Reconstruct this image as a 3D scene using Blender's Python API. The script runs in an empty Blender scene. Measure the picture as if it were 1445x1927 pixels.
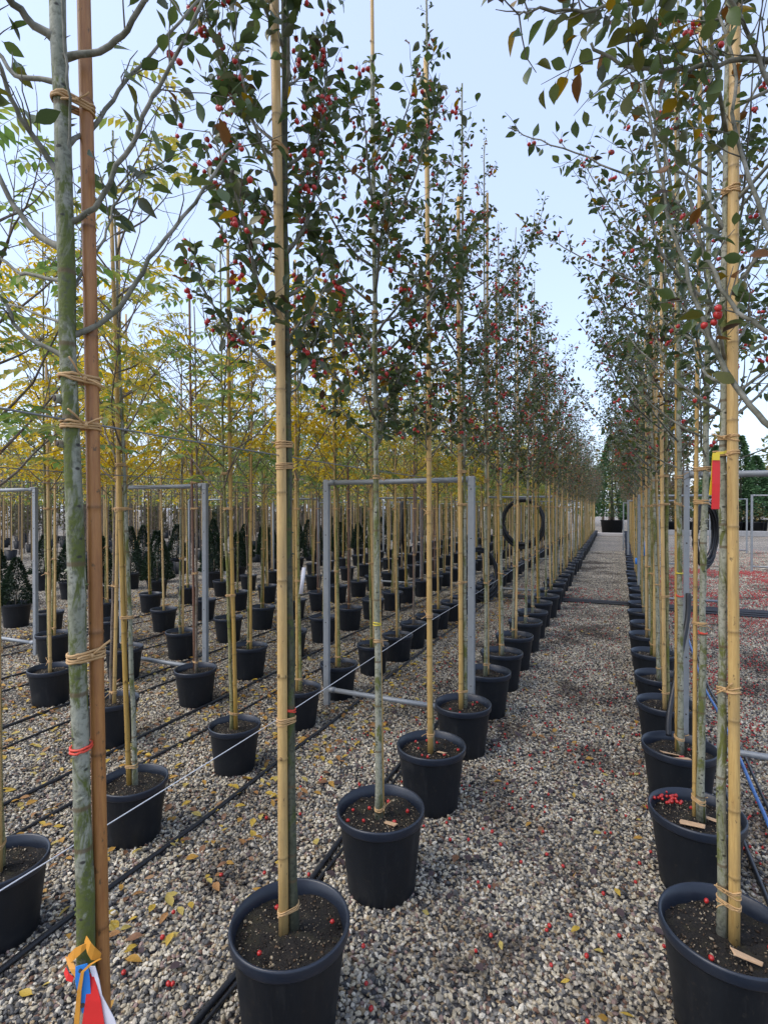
import bpy, math, random
import numpy as np
from mathutils import Vector, Matrix, Quaternion

# ------------------------------------------------------------------ camera, sky, sun
scene = bpy.context.scene
COL = scene.collection
TH = math.radians(23.46)            # the rows run along +Y, the camera looks left of them
F_PX, CX, HZ, CAM_H = 985.0, 722.5, 957.0, 1.72
SN, CS = math.sin(TH), math.cos(TH)

cam_d = bpy.data.cameras.new('camera')
cam_d.sensor_fit = 'HORIZONTAL'; cam_d.sensor_width = 36.0
cam_d.lens = 36.0 * F_PX / 1445.0
cam_d.clip_start = 0.05; cam_d.clip_end = 2000
cam = bpy.data.objects.new('camera', cam_d); COL.objects.link(cam)
cam.location = (0, 0, CAM_H)
cam.rotation_euler = (math.radians(90) - math.atan(6.5 / F_PX), 0, TH)
scene.camera = cam

SUN_EL, SUN_AZ = 52.0, 225.0        # high veiled sun, behind the left shoulder
world = bpy.data.worlds.new('World'); scene.world = world; world.use_nodes = True
wn = world.node_tree; wn.nodes.clear()
w_out = wn.nodes.new('ShaderNodeOutputWorld'); w_bg = wn.nodes.new('ShaderNodeBackground')
w_sky = wn.nodes.new('ShaderNodeTexSky'); w_sky.sky_type = 'NISHITA'; w_sky.sun_disc = False
w_sky.sun_elevation = math.radians(SUN_EL); w_sky.sun_rotation = math.radians(SUN_AZ)
w_sky.air_density = 1.0; w_sky.dust_density = 2.0; w_sky.ozone_density = 1.0
w_mix = wn.nodes.new('ShaderNodeMix'); w_mix.data_type = 'RGBA'
w_mix.inputs['Factor'].default_value = 0.34
w_mix.inputs['B'].default_value = (5.5, 6.35, 8.7, 1)       # thin even veil of cloud
wn.links.new(w_sky.outputs[0], w_mix.inputs['A'])
wn.links.new(w_mix.outputs['Result'], w_bg.inputs[0])
w_bg.inputs[1].default_value = 0.122
wn.links.new(w_bg.outputs[0], w_out.inputs[0])

sun_d = bpy.data.lights.new('sun', 'SUN'); sun_d.energy = 1.05; sun_d.angle = math.radians(40)
sun_d.color = (1.0, 0.94, 0.85)
sun = bpy.data.objects.new('sun', sun_d); COL.objects.link(sun)
_a, _e = math.radians(SUN_AZ), math.radians(SUN_EL)
_sd = Vector((math.sin(_a) * math.cos(_e), math.cos(_a) * math.cos(_e), math.sin(_e)))
sun.rotation_euler = (-_sd).to_track_quat('-Z', 'Y').to_euler()
sun.location = (0, -5, 12)

scene.view_settings.view_transform = 'Standard'; scene.view_settings.look = 'None'
scene.view_settings.exposure = 1.08; scene.view_settings.gamma = 1.0
scene.view_settings.use_curve_mapping = False
scene.render.engine = 'CYCLES'
scene.cycles.max_bounces = 6; scene.cycles.transparent_max_bounces = 4

RNG = random.Random(7)
NR = np.random.RandomState(11)

def px(x, y, Y):
    """a pixel of the photograph at depth Y (metres in front of the camera) as a world point"""
    X = (x - CX) / F_PX * Y
    return Vector((X * CS - Y * SN, X * SN + Y * CS, CAM_H + (HZ - y) / F_PX * Y))
def depth(u, v): return -u * SN + v * CS
def pixel(p):
    X = p[0] * CS + p[1] * SN; Y = -p[0] * SN + p[1] * CS
    if Y < .05: return (-9999, -9999, Y)
    return (CX + X / Y * F_PX, HZ - (p[2] - CAM_H) / Y * F_PX, Y)

# ------------------------------------------------------------------ helpers
def tag(o, label=None, cat=None, group=None, kind=None):
    if label: o['label'] = label
    if cat: o['category'] = cat
    if group: o['group'] = group
    if kind: o['kind'] = kind
    return o

class MB:
    """collects geometry; build() links it as one mesh object"""
    def __init__(s): s.v = []; s.f = []; s.m = []; s.c = []; s.col = (1, 1, 1); s.mi = 0; s.n = 0
    def add(s, vs, fs, mi=None, col=None):
        b = s.n
        s.v.extend([tuple(p) for p in vs]); s.n += len(vs)
        s.f.extend([tuple(b + i for i in f) for f in fs])
        s.m.extend([s.mi if mi is None else mi] * len(fs))
        s.c.extend([col or s.col] * len(vs))
    def tube(s, path, rad, n=8, cap=True, mi=None, col=None):
        path = [Vector(p) for p in path]; k = len(path)
        if not hasattr(rad, '__len__'): rad = [rad] * k
        t0 = (path[1] - path[0]).normalized()
        ref = Vector((0, 0, 1)) if abs(t0.z) < .9 else Vector((1, 0, 0))
        nrm = t0.cross(ref).normalized(); vs = []
        for i in range(k):
            t = (path[min(i + 1, k - 1)] - path[max(i - 1, 0)]).normalized()
            nrm = (nrm - t * nrm.dot(t))
            nrm = nrm.normalized() if nrm.length > 1e-6 else t.orthogonal().normalized()
            bn = t.cross(nrm)
            for j in range(n):
                a = 2 * math.pi * j / n
                vs.append(path[i] + (nrm * math.cos(a) + bn * math.sin(a)) * rad[i])
        fs = [(i * n + j, i * n + (j + 1) % n, (i + 1) * n + (j + 1) % n, (i + 1) * n + j)
              for i in range(k - 1) for j in range(n)]
        if cap:
            fs.append(tuple(range(n - 1, -1, -1))); fs.append(tuple((k - 1) * n + j for j in range(n)))
        s.add(vs, fs, mi, col)
    def lathe(s, prof, n=32, mi=None, col=None, wob=0.0, seed=0):
        vs = []; k = len(prof); r = random.Random(seed)
        ph = [r.uniform(0, 6.28) for _ in range(3)]
        for (rr, z) in prof:
            for j in range(n):
                a = 2 * math.pi * j / n
                q = rr * (1 + wob * (math.sin(2 * a + ph[0]) + .5 * math.sin(3 * a + ph[1])))
                vs.append((q * math.cos(a), q * math.sin(a), z))
        fs = [(i * n + j, i * n + (j + 1) % n, (i + 1) * n + (j + 1) % n, (i + 1) * n + j)
              for i in range(k - 1) for j in range(n)]
        s.add(vs, fs, mi, col)
    def box(s, c, d, rot=None, mi=None, col=None):
        vs = []
        for sx in (-1, 1):
            for sy in (-1, 1):
                for sz in (-1, 1):
                    p = Vector((sx * d[0] / 2, sy * d[1] / 2, sz * d[2] / 2))
                    if rot is not None: p = rot @ p
                    vs.append(p + Vector(c))
        s.add(vs, [(0, 1, 3, 2), (4, 6, 7, 5), (0, 4, 5, 1), (2, 3, 7, 6), (0, 2, 6, 4), (1, 5, 7, 3)], mi, col)
    def mesh(s, name, mats, smooth=True):
        me = bpy.data.meshes.new(name)
        me.from_pydata(s.v, [], s.f)
        for m in (mats if isinstance(mats, (list, tuple)) else [mats]): me.materials.append(m)
        me.polygons.foreach_set('material_index', s.m)
        if smooth: me.polygons.foreach_set('use_smooth', [True] * len(s.f))
        at = me.attributes.new('col', 'FLOAT_COLOR', 'POINT')
        c4 = np.ones((len(s.c), 4), dtype=np.float32); c4[:, :3] = np.array(s.c, dtype=np.float32)
        at.data.foreach_set('color', c4.ravel())
        me.update(); return me
    def build(s, name, mats, parent=None, smooth=True):
        return obj(name, s.mesh(name, mats, smooth), parent)

def obj(name, me, parent=None, loc=None, rot=None):
    o = bpy.data.objects.new(name, me); COL.objects.link(o)
    if parent is not None: o.parent = parent
    if loc is not None: o.location = loc
    if rot is not None: o.rotation_euler = rot
    return o
def empty(name, loc, rz=0):
    o = bpy.data.objects.new(name, None); COL.objects.link(o)
    o.location = loc; o.rotation_euler = (0, 0, rz); o.empty_display_size = .1
    return o

ICO_V = []; _g = (1 + 5 ** .5) / 2
for a, b in ((1, _g), (-1, _g), (1, -_g), (-1, -_g)):
    ICO_V += [(0, a, b), (a, b, 0), (b, 0, a)]
ICO_V = np.array(ICO_V) / math.sqrt(1 + _g * _g)
ICO_F = []
_d = np.linalg.norm(ICO_V[:, None] - ICO_V[None], axis=2)
for i in range(12):
    for j in range(i + 1, 12):
        for k in range(j + 1, 12):
            if _d[i, j] < 1.1 and _d[j, k] < 1.1 and _d[i, k] < 1.1:
                n = np.cross(ICO_V[j] - ICO_V[i], ICO_V[k] - ICO_V[i])
                ICO_F.append((i, j, k) if np.dot(n, ICO_V[i]) > 0 else (i, k, j))
def rotm(r):
    q = Quaternion((r.gauss(0, 1), r.gauss(0, 1), r.gauss(0, 1), r.gauss(0, 1))); q.normalize()
    return q.to_matrix()
def pebble(mb, p, sx, sy, sz, r, col, jit=.22, tilt=.5):
    q = Matrix.Rotation(r.uniform(0, 6.28), 3, 'Z') @ Matrix.Rotation(r.gauss(0, tilt), 3, 'X') @ Matrix.Rotation(r.gauss(0, tilt), 3, 'Y')
    vs = [q @ Vector((a[0] * sx * r.uniform(1 - jit, 1 + jit), a[1] * sy * r.uniform(1 - jit, 1 + jit), a[2] * sz * r.uniform(1 - jit, 1 + jit))) + Vector(p) for a in ICO_V]
    mb.add(vs, ICO_F, None, col)
def berry_geo(mb, p, r, d, mi, col):
    d = Vector(d).normalized(); a = d.orthogonal().normalized(); b = d.cross(a); vs = []
    prof = ((-1.15, .0), (-.8, .62), (-.1, 1.0), (.6, .8), (1.1, .3))
    n = 7; fs = []
    for (z, q) in prof[1:]:
        for j in range(n):
            t = 2 * math.pi * j / n
            vs.append(Vector(p) + d * z * r + (a * math.cos(t) + b * math.sin(t)) * q * r)
    k = len(prof) - 1
    for i in range(k - 1):
        for j in range(n): fs.append((i * n + j, i * n + (j + 1) % n, (i + 1) * n + (j + 1) % n, (i + 1) * n + j))
    fs.append(tuple(range(n - 1, -1, -1))); fs.append(tuple((k - 1) * n + j for j in range(n)))
    mb.add(vs, fs, mi, col)

# ------------------------------------------------------------------ materials
def mat(name):
    m = bpy.data.materials.new(name); m.use_nodes = True
    nt = m.node_tree; b = nt.nodes['Principled BSDF']
    return m, nt, b
def ramp(nt, stops, src, interp='LINEAR'):
    r = nt.nodes.new('ShaderNodeValToRGB'); r.color_ramp.interpolation = interp
    e = r.color_ramp.elements
    while len(e) < len(stops): e.new(.5)
    for i, (p, c) in enumerate(stops):
        e[i].position = p; e[i].color = (*c, 1) if len(c) == 3 else c
    nt.links.new(src, r.inputs[0]); return r.outputs[0]
def noise(nt, scale, detail=4, rough=.6, vec=None, dist=0):
    n = nt.nodes.new('ShaderNodeTexNoise'); n.inputs['Scale'].default_value = scale
    n.inputs['Detail'].default_value = detail; n.inputs['Roughness'].default_value = rough
    n.inputs['Distortion'].default_value = dist
    if vec is not None: nt.links.new(vec, n.inputs['Vector'])
    return n.outputs['Fac']
def coords(nt, scale=(1, 1, 1), per_object=True):
    tc = nt.nodes.new('ShaderNodeTexCoord'); mp = nt.nodes.new('ShaderNodeMapping')
    mp.inputs['Scale'].default_value = scale
    nt.links.new(tc.outputs['Object'], mp.inputs['Vector'])
    if per_object:
        oi = nt.nodes.new('ShaderNodeObjectInfo'); mu = nt.nodes.new('ShaderNodeMath'); mu.operation = 'MULTIPLY'
        mu.inputs[1].default_value = 37.0; nt.links.new(oi.outputs['Random'], mu.inputs[0])
        cb = nt.nodes.new('ShaderNodeCombineXYZ')
        nt.links.new(mu.outputs[0], cb.inputs[0]); nt.links.new(mu.outputs[0], cb.inputs[2])
        nt.links.new(cb.outputs[0], mp.inputs['Location'])
    return mp.outputs[0]
def mixc(nt, fac, a, b, mode='MIX'):
    m = nt.nodes.new('ShaderNodeMix'); m.data_type = 'RGBA'; m.blend_type = mode
    for s, v in (('Factor', fac), ('A', a), ('B', b)):
        if isinstance(v, (int, float)): m.inputs[s].default_value = v
        elif isinstance(v, tuple): m.inputs[s].default_value = (*v, 1)
        else: nt.links.new(v, m.inputs[s])
    return m.outputs['Result']
def bump(nt, b, h, strength=.4, dist=.01):
    n = nt.nodes.new('ShaderNodeBump'); n.inputs['Strength'].default_value = strength
    n.inputs['Distance'].default_value = dist
    nt.links.new(h, n.inputs['Height']); nt.links.new(n.outputs[0], b.inputs['Normal'])
def rnd(nt):
    return nt.nodes.new('ShaderNodeObjectInfo').outputs['Random']
def attr(nt):
    a = nt.nodes.new('ShaderNodeAttribute'); a.attribute_name = 'col'; return a.outputs['Color']
def simple(name, col, rough=.6, metal=0, nz=None, spec=None):
    m, nt, b = mat(name); b.inputs['Roughness'].default_value = rough; b.inputs['Metallic'].default_value = metal
    if spec is not None: b.inputs['Specular IOR Level'].default_value = spec
    if nz:
        c = mixc(nt, noise(nt, nz[0], 5, .65, coords(nt)), tuple(x * (1 - nz[1]) for x in col), tuple(min(1, x * (1 + nz[1])) for x in col))
        nt.links.new(c, b.inputs['Base Color'])
    else: b.inputs['Base Color'].default_value = (*col, 1)
    return m

STONES = [((.50, .45, .34), 20), ((.64, .60, .51), 13), ((.36, .33, .27), 14), ((.20, .195, .185), 14), ((.085, .087, .09), 14), ((.03, .03, .034), 13), ((.33, .25, .15), 7), ((.16, .09, .06), 3), ((.28, .20, .18), 4)]
def stone_col(r):
    t = r.uniform(0, sum(w for _, w in STONES))
    for c, w in STONES:
        t -= w
        if t <= 0: break
    k = r.uniform(.78, 1.15); return tuple(x * k for x in c)

# pebbles
M_STONE, nt, b = mat('pebble_stone')
c = mixc(nt, .55, attr(nt), ramp(nt, [(.3, (.55, .55, .55)), (.7, (1.1, 1.1, 1.1))], noise(nt, 260, 3, .6, coords(nt, per_object=False))), 'MULTIPLY')
gp = nt.nodes.new('ShaderNodeNewGeometry'); damp = noise(nt, 1.1, 5, .65, gp.outputs['Position'])
c = mixc(nt, 1.0, c, ramp(nt, [(.37, (.34, .30, .27)), (.46, (.86, .83, .78)), (.60, (1.14, 1.10, 1.03))], damp), 'MULTIPLY')
nt.links.new(c, b.inputs['Base Color']); b.inputs['Roughness'].default_value = .62
b.inputs['Specular IOR Level'].default_value = .35

# far gravel sheet: cells of the same size and colours as the pebbles
M_GRAVEL, nt, b = mat('gravel_ground')
tc = coords(nt, (1, 1, 1), False)
vo = nt.nodes.new('ShaderNodeTexVoronoi'); vo.inputs['Scale'].default_value = 62; nt.links.new(tc, vo.inputs['Vector'])
sp = nt.nodes.new('ShaderNodeSeparateColor'); nt.links.new(vo.outputs['Color'], sp.inputs[0])
stops = []; acc = 0; tot = sum(w for _, w in STONES)
for c_, w_ in STONES: stops.append((acc / tot, c_)); acc += w_
cc = ramp(nt, stops, sp.outputs[0], 'CONSTANT')
edge = ramp(nt, [(.1, (1, 1, 1)), (.75, (.30, .29, .28))], vo.outputs['Distance'])
cc = mixc(nt, 1.0, cc, edge, 'MULTIPLY')
big = noise(nt, .55, 5, .62, tc)
cc = mixc(nt, 1.0, cc, ramp(nt, [(.36, (1.0, .96, .92)), (.62, (1.50, 1.43, 1.37))], big), 'MULTIPLY')
nt.links.new(cc, b.inputs['Base Color']); b.inputs['Roughness'].default_value = .7
inv = nt.nodes.new('ShaderNodeMath'); inv.operation = 'SUBTRACT'; inv.inputs[0].default_value = 1
nt.links.new(vo.outputs['Distance'], inv.inputs[1]); bump(nt, b, inv.outputs[0], .8, .008)

# pot plastic
M_POT, nt, b = mat('black_plastic')
tc = coords(nt, (1, 1, .12)); n1 = noise(nt, 30, 5, .7, tc); n2 = noise(nt, 7, 4, .6, coords(nt))
c = mixc(nt, n1, (.0035, .005, .0075), (.010, .013, .0175))
dust = ramp(nt, [(.58, (0, 0, 0)), (.82, (.45, .45, .45))], n2)
c = mixc(nt, dust, c, (.045, .043, .039))
streak = ramp(nt, [(.56, (0,) * 3), (.74, (.35,) * 3)], noise(nt, 22, 6, .75, coords(nt, (1, 1, .05))))
c = mixc(nt, streak, c, (.06, .06, .06))
splash = ramp(nt, [(.60, (0,) * 3), (.66, (.5,) * 3)], noise(nt, 55, 5, .7, coords(nt)))
c = mixc(nt, splash, c, (.035, .030, .024))
nt.links.new(c, b.inputs['Base Color'])
nt.links.new(ramp(nt, [(.3, (.42,) * 3), (.75, (.66,) * 3)], n2), b.inputs['Roughness']); b.inputs['Specular IOR Level'].default_value = .35
bump(nt, b, n1, .14, .004)
M_RIM, nt, b = mat('pot_rim_plastic')
n2 = noise(nt, 14, 5, .65, coords(nt))
nt.links.new(mixc(nt, n2, (.006, .0095, .018), (.018, .0245, .038)), b.inputs['Base Color']); b.inputs['Roughness'].default_value = .36
bump(nt, b, n2, .12, .003)

M_SOIL, nt, b = mat('potting_soil')
n1 = noise(nt, 120, 6, .75, coords(nt)); n2 = noise(nt, 16, 4, .6, coords(nt))
c = ramp(nt, [(.30, (.003, .0026, .002)), (.55, (.012, .009, .006)), (.66, (.034, .025, .016)), (.76, (.13, .105, .07))], n1)
c = mixc(nt, ramp(nt, [(.52, (0, 0, 0)), (.70, (.6, .6, .6))], n2), c, (.045, .040, .017))
nt.links.new(c, b.inputs['Base Color']); b.inputs['Roughness'].default_value = .95; bump(nt, b, n1, .9, .012)

def bark(name, pale, mid, moss, mossamt, dark=(.03, .028, .022), ring=(.10, .065, .03)):
    m, nt, b = mat(name)
    tc = coords(nt); ts = coords(nt, (1, 1, .35))
    n1 = noise(nt, 26, 5, .62, ts); n2 = noise(nt, 75, 5, .65, tc); n3 = noise(nt, 17, 5, .7, ts, .8); n5 = noise(nt, 3.0, 2, .5, tc)
    c = mixc(nt, ramp(nt, [(.38, (0,) * 3), (.58, (1,) * 3)], n1), mid, pale)
    th = .36 + mossamt * .5
    c = mixc(nt, ramp(nt, [(th - .05, (1,) * 3), (th + .03, (0,) * 3)], n3), c, moss)
    c = mixc(nt, ramp(nt, [(.36, (.7,) * 3), (.50, (0,) * 3)], n2), c, tuple(x * .42 for x in mid))
    vr = nt.nodes.new('ShaderNodeTexVoronoi'); vr.inputs['Scale'].default_value = 24; nt.links.new(coords(nt, (1, 1, 1.6)), vr.inputs['Vector'])
    c = mixc(nt, ramp(nt, [(.10, (.95,) * 3), (.17, (0,) * 3)], vr.outputs['Distance']), c, dark)
    # leaf-scar rings up the stem
    sx = nt.nodes.new('ShaderNodeSeparateXYZ'); nt.links.new(coords(nt), sx.inputs[0])
    v1 = nt.nodes.new('ShaderNodeTexVoronoi'); v1.voronoi_dimensions = '1D'; v1.inputs['Scale'].default_value = 4.5; nt.links.new(sx.outputs[2], v1.inputs['W'])
    c = mixc(nt, ramp(nt, [(.012, (.75,) * 3), (.030, (0,) * 3)], v1.outputs['Distance']), c, ring)
    nt.links.new(c, b.inputs['Base Color']); b.inputs['Roughness'].default_value = .8
    bump(nt, b, n2, .6, .006); return m
M_BARK = bark('grey_green_bark', (.30, .295, .225), (.20, .205, .135), (.105, .115, .022), .20)
M_BARK_MOSS = bark('mossy_grey_bark', (.27, .275, .215), (.17, .18, .12), (.085, .105, .018), .29)
M_BARK_DK = bark('dark_mossy_bark', (.085, .088, .055), (.045, .050, .028), (.060, .078, .016), .22)
M_BARK_BR = bark('brown_bark', (.19, .15, .115), (.10, .075, .055), (.085, .09, .03), .10)
M_BARK_YL = bark('olive_bark', (.27, .245, .12), (.17, .155, .05), (.13, .14, .022), .24)
M_TWIG, nt, b = mat('twig_bark')
n1 = noise(nt, 14, 4, .6, coords(nt)); nt.links.new(ramp(nt, [(.3, (.040, .038, .025)), (.55, (.105, .098, .075)), (.8, (.21, .20, .17))], n1), b.inputs['Base Color']); b.inputs['Roughness'].default_value = .75
M_TWIG_PALE, nt, b = mat('pale_branch_bark')
n1 = noise(nt, 22, 5, .65, coords(nt)); nt.links.new(ramp(nt, [(.32, (.055, .058, .032)), (.5, (.145, .142, .105)), (.70, (.27, .262, .22))], n1), b.inputs['Base Color']); b.inputs['Roughness'].default_value = .75
bump(nt, b, n1, .3, .004)

def bamboo(name, light, deep, age):
    m, nt, b = mat(name)
    ts = coords(nt, (1, 1, .06)); tc = coords(nt)
    n1 = noise(nt, 150, 5, .75, ts); n2 = noise(nt, 11, 5, .65, coords(nt, (1, 1, .3))); n3 = noise(nt, 70, 4, .65, coords(nt, (1, 1, .5)))
    c = mixc(nt, ramp(nt, [(.3, (0,) * 3), (.7, (1,) * 3)], n1), light, deep)
    c = mixc(nt, ramp(nt, [(.48, (0,) * 3), (.72, (.75,) * 3)], n2), c, age)
    c = mixc(nt, ramp(nt, [(.63, (0,) * 3), (.70, (.8,) * 3)], n3), c, (.07, .045, .02))
    c = mixc(nt, 1.0, c, attr(nt), 'MULTIPLY')
    hv = nt.nodes.new('ShaderNodeHueSaturation'); r = rnd(nt)
    nt.links.new(c, hv.inputs['Color'])
    mr = nt.nodes.new('ShaderNodeMapRange'); nt.links.new(r, mr.inputs[0]); mr.inputs[3].default_value = .78; mr.inputs[4].default_value = 1.12
    nt.links.new(mr.outputs[0], hv.inputs['Value'])
    mr2 = nt.nodes.new('ShaderNodeMapRange'); nt.links.new(r, mr2.inputs[0]); mr2.inputs[3].default_value = 1.08; mr2.inputs[4].default_value = .85
    nt.links.new(mr2.outputs[0], hv.inputs['Saturation'])
    nt.links.new(hv.outputs[0], b.inputs['Base Color']); b.inputs['Roughness'].default_value = .48
    bump(nt, b, n1, .25, .003); return m
M_BAMBOO = bamboo('yellow_bamboo', (.60, .395, .125), (.40, .235, .065), (.32, .22, .09))
M_BAMBOO_OR = bamboo('orange_bamboo', (.47, .225, .072), (.29, .115, .034), (.20, .085, .032))
M_BAMBOO_BR = bamboo('brown_bamboo', (.25, .13, .075), (.15, .07, .045), (.12, .075, .05))
M_TIE = simple('raffia_tie', (.46, .285, .125), .65, 0, (40, .35))
M_TIE_Y = simple('yellow_band', (.62, .50, .05), .5)
M_TIE_R = simple('red_band', (.62, .06, .03), .5)

def leaf_mat(name, transl=.28, rough=.38, single=None):
    m, nt, b = mat(name)
    base = attr(nt) if single is None else ramp(nt, single, rnd(nt), 'CONSTANT')
    n1 = noise(nt, 70, 3, .6, coords(nt, per_object=False))
    base = mixc(nt, 1.0, base, ramp(nt, [(.3, (.68,) * 3), (.7, (1.2,) * 3)], n1), 'MULTIPLY')
    nt.links.new(base, b.inputs['Base Color']); b.inputs['Roughness'].default_value = rough
    b.inputs['Specular IOR Level'].default_value = .4
    tr = nt.nodes.new('ShaderNodeBsdfTranslucent'); mx = nt.nodes.new('ShaderNodeMixShader')
    hv = nt.nodes.new('ShaderNodeHueSaturation'); hv.inputs['Value'].default_value = 1.6; hv.inputs['Saturation'].default_value = 1.1
    nt.links.new(base, hv.inputs['Color']); nt.links.new(hv.outputs[0], tr.inputs[0])
    mx.inputs[0].default_value = transl
    nt.links.new(b.outputs[0], mx.inputs[1]); nt.links.new(tr.outputs[0], mx.inputs[2])
    nt.links.new(mx.outputs[0], nt.nodes['Material Output'].inputs[0]); return m
GREENS = [(.052, .080, .026), (.074, .108, .034), (.040, .062, .024), (.100, .126, .042), (.080, .090, .048)]
TURN = [(.24, .155, .02), (.15, .065, .018), (.10, .10, .02), (.055, .035, .022)]
M_LEAF = leaf_mat('berry_tree_leaf')
M_LEAF_ONE = leaf_mat('berry_tree_leaf_single', single=[(0, GREENS[0]), (.25, GREENS[1]), (.45, GREENS[2]), (.62, GREENS[3]), (.78, GREENS[4]), (.90, TURN[2]), (.95, TURN[0]), (.98, TURN[1])])
M_LEAF_TURN = leaf_mat('turning_leaf_single', single=[(0, GREENS[3]), (.25, GREENS[1]), (.48, (.085, .12, .035)), (.66, GREENS[4]), (.78, TURN[2]), (.86, TURN[0]), (.93, TURN[1]), (.97, TURN[3])])
M_PINN = leaf_mat('feathered_leaf', .35, .5)
M_YEW = leaf_mat('yew_needle', .08, .8)
M_BERRY, nt, b = mat('red_berry')
nt.links.new(mixc(nt, noise(nt, 90, 3, .6, coords(nt)), (.30, .010, .012), (.50, .030, .020)), b.inputs['Base Color']); b.inputs['Roughness'].default_value = .3
M_GALV, nt, b = mat('galvanised_steel')
n1 = noise(nt, 26, 5, .65, coords(nt)); n2 = noise(nt, 4, 3, .6, coords(nt))
c = mixc(nt, n1, (.19, .205, .215), (.31, .33, .345)); c = mixc(nt, ramp(nt, [(.55, (0,) * 3), (.8, (.5,) * 3)], n2), c, (.20, .20, .19))
nt.links.new(c, b.inputs['Base Color']); b.inputs['Metallic'].default_value = .35
nt.links.new(ramp(nt, [(.3, (.42,) * 3), (.7, (.66,) * 3)], n1), b.inputs['Roughness'])
M_WIRE = simple('steel_wire', (.20, .21, .21), .5, .6)
M_WIRE_W = simple('pale_cord', (.55, .57, .60), .5, 0)
M_HOSE = simple('black_hose', (.012, .013, .016), .38, 0, (30, .5))
M_HOSE_B = simple('blue_hose', (.05, .14, .36), .35, 0, (20, .35))
M_WOOD = simple('wood_chip', (.46, .30, .17), .7, 0, (60, .35))
M_BARKCHIP = simple('dark_dead_leaf', (.05, .032, .034), .75, 0, (40, .5))
M_FALL = leaf_mat('fallen_leaf', .15, .6)
M_FALL_ONE = leaf_mat('fallen_leaf_single', .15, .6, [(0, (.46, .31, .045)), (.3, (.40, .22, .04)), (.5, (.30, .15, .05)), (.65, (.44, .34, .09)), (.8, (.20, .10, .05)), (.9, (.34, .20, .10))])
M_RED = simple('red_plastic', (.66, .022, .02), .4, 0, (18, .15))
M_WHITE = simple('white_plastic', (.72, .70, .74), .45, 0, (25, .08))
M_BLUE = simple('blue_plastic', (.018, .20, .60), .4)
M_ORANGE = simple('orange_ribbon', (.62, .27, .03), .45, 0, (25, .3))
M_YELLOW = simple('yellow_plastic', (.75, .56, .03), .4)
M_DARKHOLE = simple('cut_wood', (.045, .033, .026), .9, 0, (50, .5))
M_CONC = simple('pale_concrete', (.42, .39, .37), .85, 0, (12, .2))
M_KERB = simple('grey_concrete', (.26, .26, .26), .9, 0, (9, .3))

# ------------------------------------------------------------------ ground
mb = MB(); R_ = 260
mb.add([(-R_, -R_, 0), (R_, -R_, 0), (R_, R_, 0), (-R_, R_, 0)], [(0, 1, 2, 3)])
tag(mb.build('ground', M_GRAVEL, None, False), 'grey and cream gravel yard reaching to the horizon', 'ground', kind='structure')

# loose pebbles: tiles of separate stones, spread by geometry nodes over the near ground
TILE = .30
def pebble_tile(seed):
    r = random.Random(seed); mb = MB()
    for layer, cnt in ((0, 300), (1, 270)):
        for i in range(cnt):
            s = r.uniform(.0058, .0112) * (1.25 if r.random() < .08 else 1)
            p = (r.uniform(-.5, .5) * TILE, r.uniform(-.5, .5) * TILE, .001 + layer * .006 + r.uniform(0, .004))
            pebble(mb, p, s * r.uniform(1.0, 1.4), s * r.uniform(.72, 1.0), s * r.uniform(.5, .75), r, stone_col(r))
    return mb.mesh('pebble_tile', M_STONE, False)
tiles_col = bpy.data.collections.new('pebble_tiles')
for s in range(6):
    tiles_col.objects.link(bpy.data.objects.new('pebble_tile', pebble_tile(100 + s)))
pts = []
for iu in range(-72, 60):
    for iv in range(-4, 84):
        u, v = iu * TILE, iv * TILE
        Y = depth(u, v); X = u * CS + v * SN
        if .9 < Y < 21 and abs(X) < .80 * Y + .7: pts.append((u, v, .0))
me = bpy.data.meshes.new('gravel'); me.from_pydata(pts, [], [])
me.attributes.new('turn', 'FLOAT', 'POINT').data.foreach_set('value', [math.pi / 2 * RNG.randrange(4) for _ in pts])
gravel = tag(obj('gravel', me), 'loose cream, grey and black gravel pebbles covering the yard', 'gravel', kind='stuff')
ng = bpy.data.node_groups.new('spread_pebbles', 'GeometryNodeTree')
ng.interface.new_socket('Geometry', in_out='INPUT', socket_type='NodeSocketGeometry')
ng.interface.new_socket('Geometry', in_out='OUTPUT', socket_type='NodeSocketGeometry')
gi = ng.nodes.new('NodeGroupInput'); go = ng.nodes.new('NodeGroupOutput')
iop = ng.nodes.new('GeometryNodeInstanceOnPoints'); ci = ng.nodes.new('GeometryNodeCollectionInfo')
ci.inputs['Collection'].default_value = tiles_col; ci.inputs['Separate Children'].default_value = True; ci.inputs['Reset Children'].default_value = True
na = ng.nodes.new('GeometryNodeInputNamedAttribute'); na.data_type = 'FLOAT'; na.inputs['Name'].default_value = 'turn'
cx = ng.nodes.new('ShaderNodeCombineXYZ'); e2r = ng.nodes.new('FunctionNodeEulerToRotation')
ng.links.new(na.outputs['Attribute'], cx.inputs[2]); ng.links.new(cx.outputs[0], e2r.inputs[0])
rv = ng.nodes.new('FunctionNodeRandomValue'); rv.data_type = 'INT'
rv.inputs[4].default_value = 0; rv.inputs[5].default_value = 5
ng.links.new(gi.outputs[0], iop.inputs['Points']); ng.links.new(ci.outputs[0], iop.inputs['Instance'])
iop.inputs['Pick Instance'].default_value = True
ng.links.new(rv.outputs[2], iop.inputs['Instance Index']); ng.links.new(e2r.outputs[0], iop.inputs['Rotation'])
ng.links.new(iop.outputs[0], go.inputs[0])
gravel.modifiers.new('spread_pebbles', 'NODES').node_group = ng

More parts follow.
